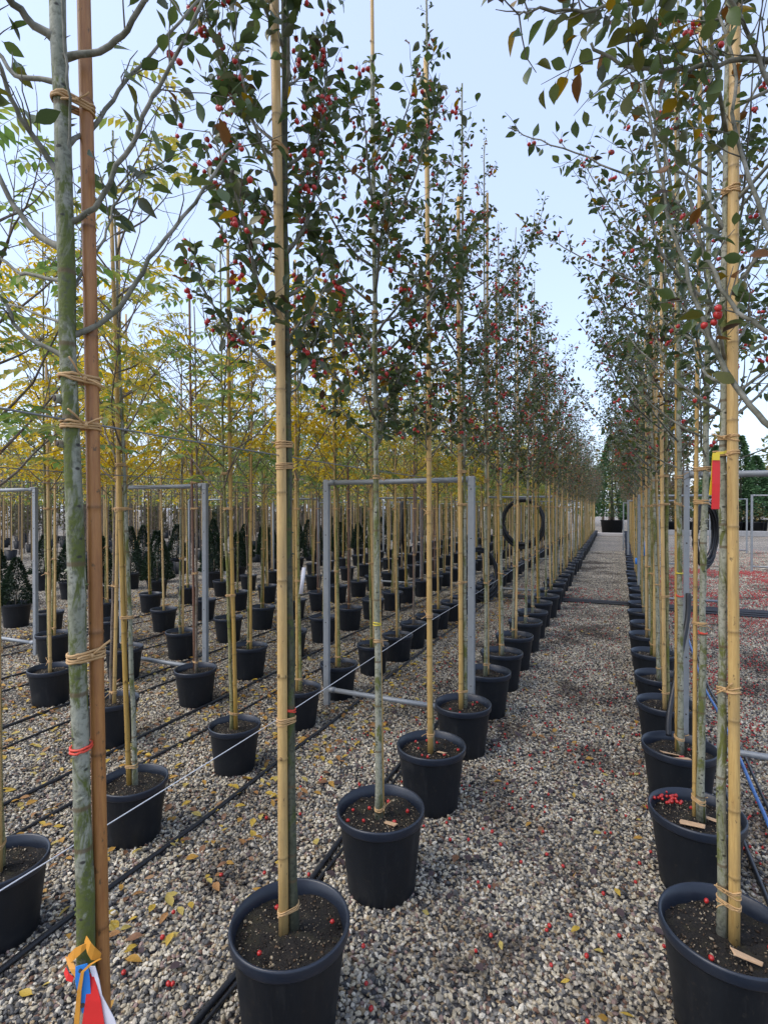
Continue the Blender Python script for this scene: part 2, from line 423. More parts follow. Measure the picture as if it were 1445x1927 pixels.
# ------------------------------------------------------------------ leaves
def leaf_template(wide=.235, fold=.10, droop=.16):
    st = [(.0, .0), (.13, .10), (.30, .74), (.48, 1.0), (.66, .88), (.82, .52), (1.0, 0)]
    v = []; f = []
    for (x, w) in st[1:-1]:
        z = -droop * x * x; e = 1 + .08 * math.sin(x * 31)
        v += [(x, wide * w * e, z + fold * w), (x, 0, z), (x, -wide * w / e, z + fold * w * .8)]
    n = len(st) - 2; b0 = len(v); v += [(0, 0, 0), (1, 0, -droop)]
    for i in range(n - 1):
        a = i * 3; f += [(a, a + 1, a + 4, a + 3), (a + 1, a + 2, a + 5, a + 4)]
    f += [(b0, 1, 0), (b0, 2, 1), (b0 + 1, (n - 1) * 3, (n - 1) * 3 + 1), (b0 + 1, (n - 1) * 3 + 1, (n - 1) * 3 + 2)]
    return np.array(v), f
LEAF_V, LEAF_F = leaf_template()
LEAF_LO_V = np.array([(0, 0, 0), (.5, .24, .07), (1, 0, -.12), (.5, -.24, .07)]); LEAF_LO_F = [(0, 2, 1), (0, 3, 2)]
def frame_of(d, up, roll, r):
    d = d.normalized(); s = up.cross(d)
    if s.length < .05: s = d.orthogonal()
    s.normalize(); n = d.cross(s)
    q = Quaternion(d, roll); s = q @ s; n = q @ n
    return Matrix((d, s, n)).transposed()
def put_leaf(mb, p, fr, size, col, lo, mi):
    tv, tf = (LEAF_LO_V, LEAF_LO_F) if lo else (LEAF_V, LEAF_F)
    M = np.array(fr) * size
    vs = tv @ M.T + np.array(p)
    mb.add(vs.tolist(), tf, mi, col)
def leaf_mesh(name, m, wide=.27, fold=.1, droop=.16):
    v, f = leaf_template(wide, fold, droop); mb = MB(); mb.add(v.tolist(), f); return mb.mesh(name, m)
ONE_LEAF = [leaf_mesh('leaf', M_LEAF_ONE, w, fo, dr) for w, fo, dr in ((.235, .10, .18), (.21, .17, .30), (.25, .05, .10), (.22, .14, -.14))]
ONE_TURN = [leaf_mesh('leaf', M_LEAF_TURN, w, fo, dr) for w, fo, dr in ((.26, .10, .22), (.22, .2, .34), (.27, .06, .12))]
_b = MB(); berry_geo(_b, (0, 0, 0), 1.0, (0, 0, 1), 0, (1, 1, 1)); ONE_BERRY = _b.mesh('berry', M_BERRY)
def leaf_col(r, turn):
    c = r.choice(TURN) if r.random() < turn else r.choice(GREENS)
    k = r.uniform(.75, 1.3); return tuple(x * k for x in c)

# ------------------------------------------------------------------ crowns
class Crown:
    def __init__(s): s.wood = []; s.leaves = []; s.berries = []       # wood: (path, radii, main)
def grow_path(p, d, L, n, r, up=.12, jit=.12):
    out = [Vector(p)]; d = Vector(d).normalized()
    for i in range(n):
        d = (d + Vector((r.gauss(0, jit), r.gauss(0, jit), r.gauss(0, jit * .6) + up))).normalized()
        out.append(out[-1] + d * L / n)
    return out
def along(path, t):
    k = t * (len(path) - 1); i = min(int(k), len(path) - 2); f = k - i
    return path[i].lerp(path[i + 1], f), (path[i + 1] - path[i]).normalized()
def leafy(cr, path, r, step, size, turn, side=.9):
    L = sum((path[i + 1] - path[i]).length for i in range(len(path) - 1)); n = max(1, int(L / step))
    for i in range(n):
        p, d = along(path, min(1, (i + r.random()) / n))
        a = r.uniform(0, 6.28); o = d.orthogonal().normalized(); o = Quaternion(d, a) @ o
        ld = (d * r.uniform(.1, .8) + o * side + Vector((0, 0, r.uniform(-.55, .25)))).normalized()
        cr.leaves.append((p + ld * .008, frame_of(ld, Vector((r.gauss(0, .35), r.gauss(0, .35), 1)), r.gauss(0, .5), r), size * r.uniform(.6, 1.15), leaf_col(r, turn)))
def bunch(cr, p, r, n, rad=.0080):
    for i in range(n):
        d = Vector((r.gauss(0, .5), r.gauss(0, .5), -1 + r.gauss(0, .35))).normalized()
        q = Vector(p) + Vector((r.gauss(0, .012), r.gauss(0, .012), -.012 + r.gauss(0, .010)))
        cr.berries.append((q, d, rad * r.uniform(.8, 1.15)))
def sub_twigs(cr, path, r, n, L0, leaf, turn, step, t0=.2, berries=0.0, rad=.0016):
    for j in range(n):
        p, d = along(path, r.uniform(t0, 1.0))
        o = Quaternion(d, r.uniform(0, 6.28)) @ d.orthogonal().normalized()
        td = (d * .7 + o * .9 + Vector((0, 0, .15))).normalized()
        tp = grow_path(p, td, L0 * r.uniform(.5, 1.3), 3, r, .05, .2)
        cr.wood.append((tp, [rad, rad * .8, rad * .65, rad * .4], False))
        leafy(cr, tp, r, step, leaf, turn)
        if r.random() < berries: bunch(cr, along(tp, r.uniform(.5, 1))[0], r, r.choice((1, 2, 2, 3, 4, 5)))
def trunk_path(r, H, lo=0.30, wob=.005):
    a, b_ = r.uniform(0, 6.28), r.uniform(0, 6.28); n = int((H - lo) / .16) + 2
    ps = []
    for i in range(n):
        z = lo + (H - lo) * i / (n - 1)
        ps.append(Vector((wob * (math.sin(z * 1.3 + a) - math.sin(lo * 1.3 + a)) + .0018 * r.gauss(0, 1), wob * (math.sin(z * 1.1 + b_) - math.sin(lo * 1.1 + b_)) + .0018 * r.gauss(0, 1), z)))
    return ps
def at_height(path, z):
    for i in range(len(path) - 1):
        if path[i + 1].z >= z:
            f = (z - path[i].z) / max(1e-6, path[i + 1].z - path[i].z); return path[i].lerp(path[i + 1], f)
    return path[-1]
def berry_crown(r, tp, H, z0=1.95, spread=1.0, nb=24, leaf=.052, turn=.08, step=.022, berries=.24, twigs=6, width=.5, zt=3.25):
    cr = Crown(); az = r.uniform(0, 6.28)
    for i in range(nb):
        t = (i + r.uniform(-.3, .3)) / nb; z = z0 + (H - .35 - z0) * max(0, t) ** 1.45
        prof = min(1, .62 + .9 * (z - z0)) if z < zt else max(.15, 1 - (z - zt) * 2.0)
        az += 2.4 + r.gauss(0, .35); L = width * spread * prof * r.uniform(.75, 1.25)
        el = math.radians(r.uniform(12, 42))
        d = Vector((math.cos(az) * math.cos(el), math.sin(az) * math.cos(el), math.sin(el)))
        p = grow_path(at_height(tp, z), d, L, 6, r, .16, .10)
        r0 = .0062 * (.5 + .6 * prof)
        cr.wood.append((p, [r0 * (1 - .13 * k) for k in range(7)], True))
        leafy(cr, p[2:], r, step * 1.4, leaf, turn)
        sub_twigs(cr, p, r, max(2, int(twigs * (.35 + prof))), .15 * (.5 + .5 * prof), leaf, turn, step, .15, berries)
    top = [q for q in tp if q.z > min(H - .9, 3.5)]
    if len(top) > 2:
        leafy(cr, top, r, step * .9, leaf * .75, turn)
        sub_twigs(cr, top, r, 9, .06, leaf * .7, turn, step, 0, berries * .5)
    return cr
def crown_mesh(cr, lo, wood_mat, name='crown', wood=True, sides=5):
    mb = MB()
    if wood:
        for (p, rr, main) in cr.wood: mb.tube(p, rr, sides if main else 3, False, 0)
    for (p, fr, s, c) in cr.leaves: put_leaf(mb, p, fr, s, c, lo, 1)
    for (p, d, rad) in cr.berries:
        if lo:
            mb.add([Vector(p) + Vector(q) * rad for q in ((0, 0, 1.2), (1, 0, 0), (-.5, .87, 0), (-.5, -.87, 0), (0, 0, -1.2))], [(0, 1, 2), (0, 2, 3), (0, 3, 1), (4, 2, 1), (4, 3, 2), (4, 1, 3)], 2)
        else: berry_geo(mb, p, rad, d, 2, (1, 1, 1))
    return mb.mesh(name, [wood_mat, M_LEAF, M_BERRY])

# ------------------------------------------------------------------ trunk, stake, ties, pot
def trunk_mesh(tp, r0, r1, m, n=10, knots=0, r=None):
    mb = MB(); z0, z1 = tp[0].z, tp[-1].z
    rad = [(r0 + (r1 - r0) * ((p.z - z0) / (z1 - z0)) ** .9) * (1 + .05 * math.sin(p.z * 9)) * (1.25 if i == 0 else 1.08 if i == 1 else 1) for i, p in enumerate(tp)]
    mb.tube(tp, rad, n)
    if r:
        for k in range(knots):
            z = r.uniform(.5, 2.2); p = at_height(tp, z); a = r.uniform(0, 6.28); q = r0 * .95
            pebble(mb, p + Vector((math.cos(a) * q, math.sin(a) * q, 0)), .0055, .0055, .0035, r, (1, 1, 1), .2, .2)
    return mb.mesh('trunk', m)
def stake_mesh(L, r0, r1, m, r, base=.27, n=10, lean=(0, 0)):
    mb = MB(); z = base; nodes = []
    while z < L: nodes.append(z); z += r.uniform(.20, .36)
    zs = [base]
    for q in nodes[1:]: zs += [q - .014, q - .005, q, q + .005, q + .014]
    zs.append(L); zs = sorted(zs); a, b_ = r.uniform(0, 6), r.uniform(0, 6); kink = {}
    path = []; rad = []; cols = []
    for q in zs:
        t = (q - base) / (L - base); rr = r0 + (r1 - r0) * t
        dn = min([abs(q - k) for k in nodes[1:]] or [1])
        f = 1.09 if dn < .003 else .97 if dn < .007 else 1.0
        path.append(Vector((.004 * (math.sin(q * 1.7 + a) - math.sin(base * 1.7 + a)) + lean[0] * q, .004 * (math.sin(q * 1.4 + b_) - math.sin(base * 1.4 + b_)) + lean[1] * q, q))); rad.append(rr * f)
        cols.append(.55 if dn < .003 else .88 if dn < .007 else 1.0)
    mb.tube(path, rad, n); mb.c = [(cols[i // n],) * 3 for i in range(len(path) * n)]
    for q in nodes[1:]:
        if r.random() < .35:      # sheath stub of a cut side shoot
            p = at_height(path, q); an = r.uniform(0, 6.28); rr = r0 + (r1 - r0) * (q - base) / (L - base)
            pebble(mb, p + Vector((math.cos(an) * rr, math.sin(an) * rr, .006)), .005, .005, .008, r, (.45, .4, .35), .2, .2)
    return mb.mesh('bamboo_stake', m), path
def tie_mesh(c1, r1, c2, r2, z, r, strands=3, m=None, thick=.0026, tail=True):
    """a strand wound round trunk and stake, the hull of two circles"""
    mb = MB(); c1 = Vector((c1[0], c1[1])); c2 = Vector((c2[0], c2[1])); ax = c2 - c1
    a0 = math.atan2(ax.y, ax.x); n = 22
    for s in range(strands):
        dz = (s - (strands - 1) / 2) * thick * 2.1; til = r.gauss(0, .10); path = []
        for i in range(n + 1):
            a = a0 + 2 * math.pi * i / n; d = Vector((math.cos(a), math.sin(a)))
            q = (c1 + d * (r1 + thick * .6)) if d.dot(ax) < 0 else (c2 + d * (r2 + thick * .6))
            path.append(Vector((q.x, q.y, z + dz + til * (d.dot(ax.normalized() if ax.length else d)) * .04 + r.gauss(0, .0007))))
        mb.tube(path, thick * r.uniform(.8, 1.2), 5, False)
    if tail:
        kp = Vector((c2.x + (c1.x - c2.x) * .5, c2.y + (c1.y - c2.y) * .5, z)) + Vector((math.sin(a0), -math.cos(a0), 0)) * max(r1, r2) * 1.05
        for sg in (-1, 1):
            d = Vector((math.cos(a0) * sg * r.uniform(.4, 1) + math.sin(a0) * .5, math.sin(a0) * sg * r.uniform(.4, 1) - math.cos(a0) * .5, r.uniform(-.7, .9)))
            mb.tube(grow_path(kp, d, r.uniform(.025, .055), 3, r, -.05, .15), thick * .9, 4)
        pebble(mb, kp, .006, .006, .006, r, (1, 1, 1))
    return mb.mesh('tie', m or M_TIE)
RIM_R, POT_H = .20, .36
def pot_mesh(n, seed=0):
    mb = MB()
    body = [(0, .004), (.150, .004), (.154, .012), (.157, .06), (.186, POT_H - .045), (.187, POT_H - .040)]
    mb.lathe(body, n, 0, wob=.004, seed=seed)
    rim = [(.187, POT_H - .042), (.1965, POT_H - .041), (.1985, POT_H - .036), (RIM_R, POT_H - .008), (.198, POT_H - .001), (.194, POT_H), (.188, POT_H - .004), (.180, POT_H - .05), (.170, POT_H - .11)]
    mb.lathe(rim, n, 1, wob=.004, seed=seed)
    return mb.mesh('pot', [M_POT, M_RIM])
def soil_mesh(seed, bits=150, n=26):  # bumpy disc with grit and bark crumbs
    r = random.Random(seed); mb = MB(); vs = []; fs = []; rings = [0, .04, .08, .12, .155, .184]
    hz = lambda x, y: POT_H - .052 + .010 * math.sin(x * 23 + seed) * math.cos(y * 19 + seed) + .012 * max(0, 1 - math.hypot(x, y) / .09)
    vs.append((0, 0, hz(0, 0)))
    for q in rings[1:]:
        for j in range(n):
            a = 2 * math.pi * j / n; x, y = q * math.cos(a), q * math.sin(a); vs.append((x, y, hz(x, y) + r.gauss(0, .004)))
    for j in range(n): fs.append((0, 1 + j, 1 + (j + 1) % n))
    for i in range(len(rings) - 2):
        for j in range(n): fs.append((1 + i * n + j, 1 + (i + 1) * n + j, 1 + (i + 1) * n + (j + 1) % n, 1 + i * n + (j + 1) % n))
    mb.add(vs, fs, 0)
    for i in range(bits):
        a, q = r.uniform(0, 6.28), .178 * math.sqrt(r.random()); x, y = q * math.cos(a), q * math.sin(a)
        s = r.uniform(.0013, .0032) * (1.9 if r.random() < .10 else 1); mb.mi = 1
        c_ = r.choice([(.30, .25, .17), (.20, .15, .10), (.40, .34, .25), (.06, .045, .03), (.05, .035, .022), (.02, .015, .010), (.012, .010, .008), (.10, .06, .03), (.03, .02, .014)])
        pebble(mb, (x, y, hz(x, y) + .002), s * r.uniform(1, 1.7), s, s * .7, r, c_)
    return mb.mesh('soil', [M_SOIL, M_STONE])
POTS_NEAR = [pot_mesh(56, s) for s in range(3)]; POTS_FAR = [pot_mesh(20, s) for s in range(2)]
SOIL_NEAR = [soil_mesh(s, 700, 30) for s in range(3)]; SOIL_FAR = [soil_mesh(s + 9, 90, 14) for s in range(2)]

ORD = ['zeroth', 'first', 'second', 'third', 'fourth', 'fifth', 'sixth', 'seventh', 'eighth', 'ninth', 'tenth', 'eleventh', 'twelfth', 'thirteenth', 'fourteenth', 'fifteenth', 'sixteenth', 'seventeenth', 'eighteenth', 'nineteenth', 'twentieth']
def tilt_local(rz, right, away):
    """lean in metres per metre, to the camera's right and away from it, as an Euler of the parts"""
    wx, wy = right * CS - away * SN, right * SN + away * CS
    lx, ly = wx * math.cos(-rz) - wy * math.sin(-rz), wx * math.sin(-rz) + wy * math.cos(-rz)
    return (-math.atan(ly), math.atan(lx), 0)

def pot_parts(root, near, i, ps=1.0):
    p = obj('pot', (POTS_NEAR if near else POTS_FAR)[i % (3 if near else 2)], root, rot=(RNG.gauss(0, .008), RNG.gauss(0, .008), RNG.uniform(0, 6.28))); p.scale = (ps * RNG.uniform(.975, 1.02),) * 2 + (ps * RNG.uniform(.97, 1.02),)
    obj('soil', (SOIL_NEAR if near else SOIL_FAR)[i % (3 if near else 2)], p)
    return p

# ------------------------------------------------------------------ near berry trees (each grown on its own)
def near_tree(name, label, u, v, rz_deg, seed, H=4.6, tr=(.0165, .006), sr=(.0165, .014), stakeL=4.4, bark_m=None, bam=None,
              lean=(0, 0), gap=.0, crown_kw=None, ties=(.40, .98, 1.55, 1.93, 2.4, 3.0), n_leaf=200, n_berry=60, turning=False,
              arms=(), bands=(), group='berry trees along the aisle', noleafcrown=False, stake_lean=(0, 0)):
    r = random.Random(seed); rz = TH + math.radians(rz_deg)
    root = empty(name, (u, v, 0), rz)
    tag(root, label, 'tree', group)
    rot = tilt_local(rz, *lean)
    pot_parts(root, True, seed)
    d = tr[0] + sr[0] + gap + .002
    off = Vector((-d / 2, 0, 0))
    tp = [q + off for q in trunk_path(r, H)]
    obj('trunk', trunk_mesh(tp, tr[0], tr[1], bark_m or M_BARK, 14, 14, r), root, rot=rot)
    sm, sp_ = stake_mesh(stakeL, sr[0], sr[1], bam or M_BAMBOO, r, n=14, lean=stake_lean)
    for vtx in sm.vertices: vtx.co.x += d / 2
    sp_ = [q + Vector((d / 2, 0, 0)) for q in sp_]
    obj('bamboo_stake', sm, root, rot=rot)
    for k, z in enumerate(ties):
        if z > min(H, stakeL): continue
        t = (z - .3) / (H - .3); a = at_height(tp, z); b_ = at_height(sp_, z)
        rt = tr[0] + (tr[1] - tr[0]) * t ** .9; rs = sr[0] + (sr[1] - sr[0]) * (z - .27) / (stakeL - .27)
        obj('tie', tie_mesh(a, rt * 1.05, b_, rs, z, r, r.choice((3, 4))), root, rot=rot)
    for (z, m) in bands:
        t = (z - .3) / (H - .3); a = at_height(tp, z); rt = tr[0] + (tr[1] - tr[0]) * t ** .9
        obj('band', tie_mesh(a, rt * 1.05, a + Vector((.001, 0, 0)), rt * 1.05, z, r, 2, m, .0028, False), root, rot=rot)
    kw = dict(crown_kw or {})
    cr = berry_crown(r, tp, H, **kw) if not noleafcrown else Crown()
    inv = (Matrix.Translation((u, v, 0)) @ Matrix.Rotation(rz, 4, 'Z')).inverted()
    R3 = Matrix.Identity(3)
    from mathutils import Euler
    RT = Euler(rot).to_matrix(); 
    for (pts_, r0, r1, lf) in arms:                    # boughs read off the photograph at this tree's depth
        # first point is pinned to the trunk
        w = [RT.inverted() @ (inv @ px(*q)) for q in pts_]
        w[0] = at_height(tp, w[0].z)
        sm_ = []
        for i in range(len(w) - 1):
            for k in range(4):
                t = k / 4; p0 = w[max(i - 1, 0)]; p1 = w[i]; p2 = w[i + 1]; p3 = w[min(i + 2, len(w) - 1)]
                sm_.append(.5 * ((2 * p1) + (p2 - p0) * t + (2 * p0 - 5 * p1 + 4 * p2 - p3) * t * t + (3 * p1 - p0 - 3 * p2 + p3) * t ** 3) + Vector((r.gauss(0, .0022), r.gauss(0, .0022), r.gauss(0, .0022))))
        sm_.append(w[-1]); n = len(sm_)
        rr = [r0 + (r1 - r0) * (i / (n - 1)) ** .8 for i in range(n)]; rr[0] *= 1.7; rr[1] *= 1.2
        cr.wood.append((sm_, rr, True))
        if lf:
            nt_, L0, t0, ber, tn, st = lf
            sub_twigs(cr, sm_, r, nt_, L0, kw.get('leaf', .055), tn, st, t0, ber, .0018)
    # main boughs as parts of their own, the fine wood joined
    fine = MB()
    for (p, rr, main) in cr.wood:
        if main:
            mb = MB(); mb.tube(p, rr, 8, True)
            if rr[0] > .004:
                for k in range(int(len(p) * .9)):          # buds and thorns along the bough
                    q, dd = along(p, r.uniform(.1, 1)); o = Quaternion(dd, r.uniform(0, 6.28)) @ dd.orthogonal().normalized()
                    mb.tube([q, q + (o + dd * .5).normalized() * r.uniform(.006, .016)], [.0018, .0005], 4)
            mb.build('branch', M_TWIG_PALE, root).rotation_euler = rot
        else: fine.tube(p, rr, 4, False)
    for (p, dd, rad) in cr.berries:
        q0 = p - dd * rad; fine.tube([q0, q0 - dd * .008 + Vector((0, 0, .006)), q0 + Vector((r.gauss(0, .004), r.gauss(0, .004), .024))], .0007, 3, False)
    crown_o = fine.build('twigs', M_TWIG, root); crown_o.rotation_euler = rot; crown_o['kind'] = 'stuff'
    W = Matrix.Translation((u, v, 0)) @ Matrix.Rotation(rz, 4, 'Z') @ Euler(rot).to_matrix().to_4x4()
    def rank(p):
        q = pixel(W @ p); return q[2] + (50 if not (-20 < q[0] < 1465 and -20 < q[1] < 1400) else 0)
    cr.leaves.sort(key=lambda l: rank(l[0]) - l[2] * 4)
    ms = ONE_TURN if turning else ONE_LEAF
    for (p, fr, s, c_) in cr.leaves[:n_leaf]:
        o = obj('leaf', ms[r.randrange(len(ms))], crown_o)
        o.matrix_basis = Matrix.Translation(p) @ fr.to_4x4() @ Matrix.Scale(s, 4)
    rest = cr.leaves[n_leaf:]
    cr.berries.sort(key=lambda b_: rank(b_[0]))
    for (p, dd, rad) in cr.berries[:n_berry]:
        o = obj('berry', ONE_BERRY, crown_o)
        o.matrix_basis = Matrix.Translation(p) @ dd.to_track_quat('Z', 'Y').to_matrix().to_4x4() @ Matrix.Scale(rad, 4)
    mb = MB()
    for (p, fr, s, c_) in rest: put_leaf(mb, p, fr, s, c_, False, 0)
    for (p, dd, rad) in cr.berries[n_berry:]: berry_geo(mb, p, rad, dd, 1, (1, 1, 1))
    if mb.f:
        fo = mb.build('foliage', [M_LEAF, M_BERRY], root); fo.rotation_euler = rot; fo['kind'] = 'stuff'
    return root, W, tp

UA, UB = -.955, .362
VA0, SPC = .745, .715
# the tagged, almost leafless tree
Y0 = depth(UA - .006, VA0 + .008)
def arm(pts_, Ya, Yb): return [(x, y, Ya + (Yb - Ya) * i / (len(pts_) - 1)) for i, (x, y) in enumerate(pts_)]
armsA0 = [
    (arm([(150, 640), (210, 595), (270, 510), (330, 432), (400, 335), (450, 268)], Y0, Y0 + .10), .0062, .0028, (4, .10, .5, .0, .06, .045)),
    (arm([(142, 428), (178, 392), (240, 292), (282, 200), (322, 128), (386, 2)], Y0, Y0 - .06), .0060, .0030, (5, .12, .35, .0, .06, .045)),
    (arm([(128, 286), (175, 246), (228, 172), (285, 105), (385, -5)], Y0, Y0 + .12), .0055, .0026, (6, .13, .4, .12, .06, .042)),
    (arm([(130, 124), (195, 98), (240, 55), (285, -5)], Y0, Y0 - .05), .0068, .0045, (3, .1, .4, .0, .05, .05)),
    (arm([(100, 92), (55, 38), (15, -10)], Y0, Y0 - .08), .0085, .0068, None),
    (arm([(97, 166), (45, 150), (0, 104), (-40, 60)], Y0, Y0 + .02), .0052, .0036, (3, .12, .3, .0, .1, .045)),
    (arm([(112, 345), (66, 262), (22, 185), (0, 118)], Y0, Y0 - .12), .0066, .0036, (3, .12, .3, .0, .1, .05)),
    (arm([(116, 480), (62, 432), (20, 370), (-15, 300)], Y0, Y0 + .02), .0075, .0045, None),
    (arm([(115, 533), (55, 520), (0, 488), (-40, 470)], Y0, Y0 + .12), .0042, .0028, (2, .1, .3, .0, .1, .06)),
    (arm([(118, 612), (55, 587), (-5, 560)], Y0, Y0 + .15), .0032, .0018, None),
    (arm([(120, 676), (52, 636), (10, 575), (-20, 530)], Y0, Y0 - .02), .0050, .0030, (2, .1, .4, .0, .1, .06)),
    (arm([(125, 330), (133, 240), (128, 130), (120, -5)], Y0, Y0 - .07), .0030, .0026, None),
    (arm([(135, 560), (190, 470), (215, 395), (255, 330), (300, 318)], Y0, Y0 + .20), .0034, .0016, (13, .11, .4, .0, .05, .027)),
]
treeA0, WA0, tpA0 = near_tree('potted_tree', 'almost leafless tree with orange stake and a bundle of coloured tags', UA - .006, VA0 + .008, 52, 21, H=3.3, tr=(.0172, .0150), sr=(.0145, .0128),
    stakeL=3.4, gap=-.003, bark_m=M_BARK_MOSS, bam=M_BAMBOO_OR, lean=(-.018, 0), noleafcrown=True, arms=armsA0, n_leaf=300, n_berry=20, ties=(1.42, 1.89, 1.985, 2.55), bands=((1.235, M_TIE_R),))
# A1 .. A4
armsA1 = [
    (arm([(529, 722), (510, 694), (470, 652), (418, 596), (370, 520), (345, 470)], 1.72, 1.62), .0055, .0022, (14, .12, .4, .6, .05, .024)),
    (arm([(533, 744), (558, 732), (578, 692), (596, 636), (610, 580)], 1.76, 1.84), .0045, .0022, (12, .13, .45, .5, .05, .024)),
    (arm([(528, 600), (500, 560), (480, 520), (465, 440), (440, 350), (395, 250)], 1.7, 1.55), .0055, .0024, (24, .13, .3, .6, .08, .022)),
    (arm([(528, 480), (575, 420), (600, 330), (600, 250), (615, 150), (610, 60)], 1.74, 1.82), .0055, .0024, (28, .12, .2, .7, .08, .022)),
    (arm([(520, 300), (470, 250), (430, 150), (400, 60), (380, -30)], 1.72, 1.50), .0055, .0024, (28, .13, .2, .7, .15, .022)),
]
near_tree('potted_tree', 'dark-leaved red-berried tree with thick yellow stake, next after the tagged leafless tree', UA - .02, VA0 + SPC, 214, 31, H=4.4, tr=(.0155, .008), sr=(.0168, .0150), stakeL=4.4,
    bark_m=M_BARK_DK, lean=(-.010, 0), n_leaf=300, n_berry=150, arms=armsA1, crown_kw=dict(z0=2.15, nb=20, berries=.34, twigs=7, width=.42, step=.020, leaf=.057), ties=(.395, 1.02, 1.86, 1.93, 2.9), bands=((1.05, M_TIE_R),))
near_tree('potted_tree', 'red-berried tree with pale straight trunk in front of its thin stake, beside the metal frame', UA, VA0 + SPC * 2, 62, 41, H=3.75, tr=(.0165, .008), sr=(.0105, .008), stakeL=4.7,
    lean=(-.012, 0), n_leaf=240, n_berry=100, crown_kw=dict(z0=1.98, nb=26, berries=.32, twigs=9, width=.58, step=.020, zt=3.05, leaf=.055), ties=(.36, 1.12, 1.86, 2.6), bands=((1.2, M_TIE_Y),))
near_tree('potted_tree', 'red-berried tree with stake before its trunk, berries and chips in its pot', UA, VA0 + SPC * 3, 255, 51, H=4.75, tr=(.015, .006), sr=(.0165, .012), stakeL=4.3,
    bam=M_BAMBOO, lean=(-.008, 0), n_leaf=150, n_berry=60, crown_kw=dict(z0=2.0, nb=26, berries=.32, twigs=9, width=.60, step=.020, zt=3.05, leaf=.055), ties=(.41, 1.1, 1.7, 2.0, 2.7))
near_tree('potted_tree', 'red-berried tree touching the upright of the nearest metal frame', UA, VA0 + SPC * 4, 205, 61, H=4.7, tr=(.0155, .006), sr=(.0168, .013), stakeL=3.9,
    lean=(-.006, 0), n_leaf=120, n_berry=60, crown_kw=dict(z0=2.0, nb=30, berries=.36, twigs=9, width=.78, turn=.1, step=.021, zt=3.1, leaf=.050), ties=(.43, 1.2, 1.75, 1.98))
# B0 .. B3
YB0 = depth(UB, 1.30)
armsB0 = [
    (arm([(1490, 850), (1440, 795), (1380, 725), (1322, 610), (1288, 500), (1262, 430), (1235, 300), (1205, 160)], YB0, YB0 + .22), .0068, .0030, (16, .12, .25, .1, .35, .028)),
    (arm([(1490, 660), (1440, 622), (1388, 585), (1348, 525), (1312, 440), (1290, 330)], YB0, YB0 + .10), .0058, .0030, (12, .12, .25, .1, .35, .028)),
    (arm([(1490, 105), (1440, 116), (1370, 120), (1290, 133), (1225, 136), (1160, 120), (1110, 85)], YB0, YB0 + .02), .0062, .0028, (17, .12, .35, .02, .5, .022)),
    (arm([(1490, -60), (1400, -30), (1300, -12), (1230, 0), (1150, 15), (1080, 26), (1000, 28), (975, 34)], YB0, YB0 - .02), .0058, .0018, (20, .11, .25, .02, .5, .020)),
    (arm([(1490, 300), (1445, 170), (1400, 60), (1360, -20)], YB0, YB0 - .05), .0058, .0030, (8, .12, .3, .02, .5, .03)),
    (arm([(1490, 520), (1420, 380), (1380, 250), (1375, 120), (1330, 0)], YB0, YB0 + .12), .0050, .0026, (8, .12, .4, .02, .5, .03)),
]
near_tree('potted_tree', 'turning yellow-brown tree at the open-yard side of the aisle, opposite the tagged tree', UB + .005, 1.30, -35, 71, H=4.2, lean=(0, 0), n_leaf=300, n_berry=12, turning=True, arms=armsB0,
    noleafcrown=True, crown_kw=dict(leaf=.049), ties=(.4, 1.0, 1.9))
YB1 = depth(UB, 2.015)
armsB1 = [
    (arm([(1362, 560), (1320, 480), (1270, 380), (1240, 250), (1200, 120), (1180, 20)], YB1, YB1 + .10), .0058, .0026, (10, .12, .3, .25, .2, .03)),
    (arm([(1362, 430), (1290, 330), (1180, 330), (1080, 290), (1000, 262), (955, 243)], YB1, YB1 + .30), .0052, .0016, (9, .10, .3, .15, .1, .034)),
    (arm([(1360, 660), (1290, 590), (1230, 480), (1180, 420), (1130, 330)], YB1, YB1 + .35), .0050, .0018, (9, .12, .3, .25, .1, .03)),
    (arm([(1366, 600), (1410, 500), (1440, 380), (1460, 250)], YB1, YB1 + .1), .0050, .0024, (8, .12, .3, .2, .2, .03)),
]
near_tree('potted_tree', 'open-branched tree with thick yellow stake and hanging red tag', UB - .005, 2.015, -58, 81, H=4.6, tr=(.0150, .007), sr=(.0168, .0155), stakeL=4.5,
    lean=(-.002, 0), n_leaf=260, n_berry=40, arms=armsB1, crown_kw=dict(z0=2.0, nb=22, berries=.12, twigs=7, width=.55, step=.026, turn=.16, leaf=.048), ties=(.43, .47, 1.13, 1.90, 1.95, 2.75), group='berry trees along the aisle')
near_tree('potted_tree', 'open-branched tree with pale trunk, red berries heaped in its pot', UB, 2.015 + .72, 122, 91, H=4.6, tr=(.0168, .007), sr=(.0095, .008), stakeL=4.2,
    lean=(.004, 0), n_leaf=140, n_berry=40, crown_kw=dict(z0=1.95, nb=20, berries=.16, twigs=9, width=.85, step=.025, turn=.14, leaf=.048), ties=(.40, 1.2, 1.75, 1.9), bands=((1.16, M_TIE_R),))
near_tree('potted_tree', 'open-branched tree with green-streaked trunk and a black hose looped at its pot', UB, 2.015 + 1.42, 100, 95, H=4.6, tr=(.0172, .007), sr=(.011, .009), stakeL=4.2,
    lean=(-.006, 0), n_leaf=90, n_berry=30, crown_kw=dict(z0=1.95, nb=20, berries=.16, twigs=9, width=.9, step=.025, turn=.14, leaf=.048), ties=(.40, 1.75, 1.9), bands=((1.35, M_TIE_Y), (1.22, M_TIE_R)))

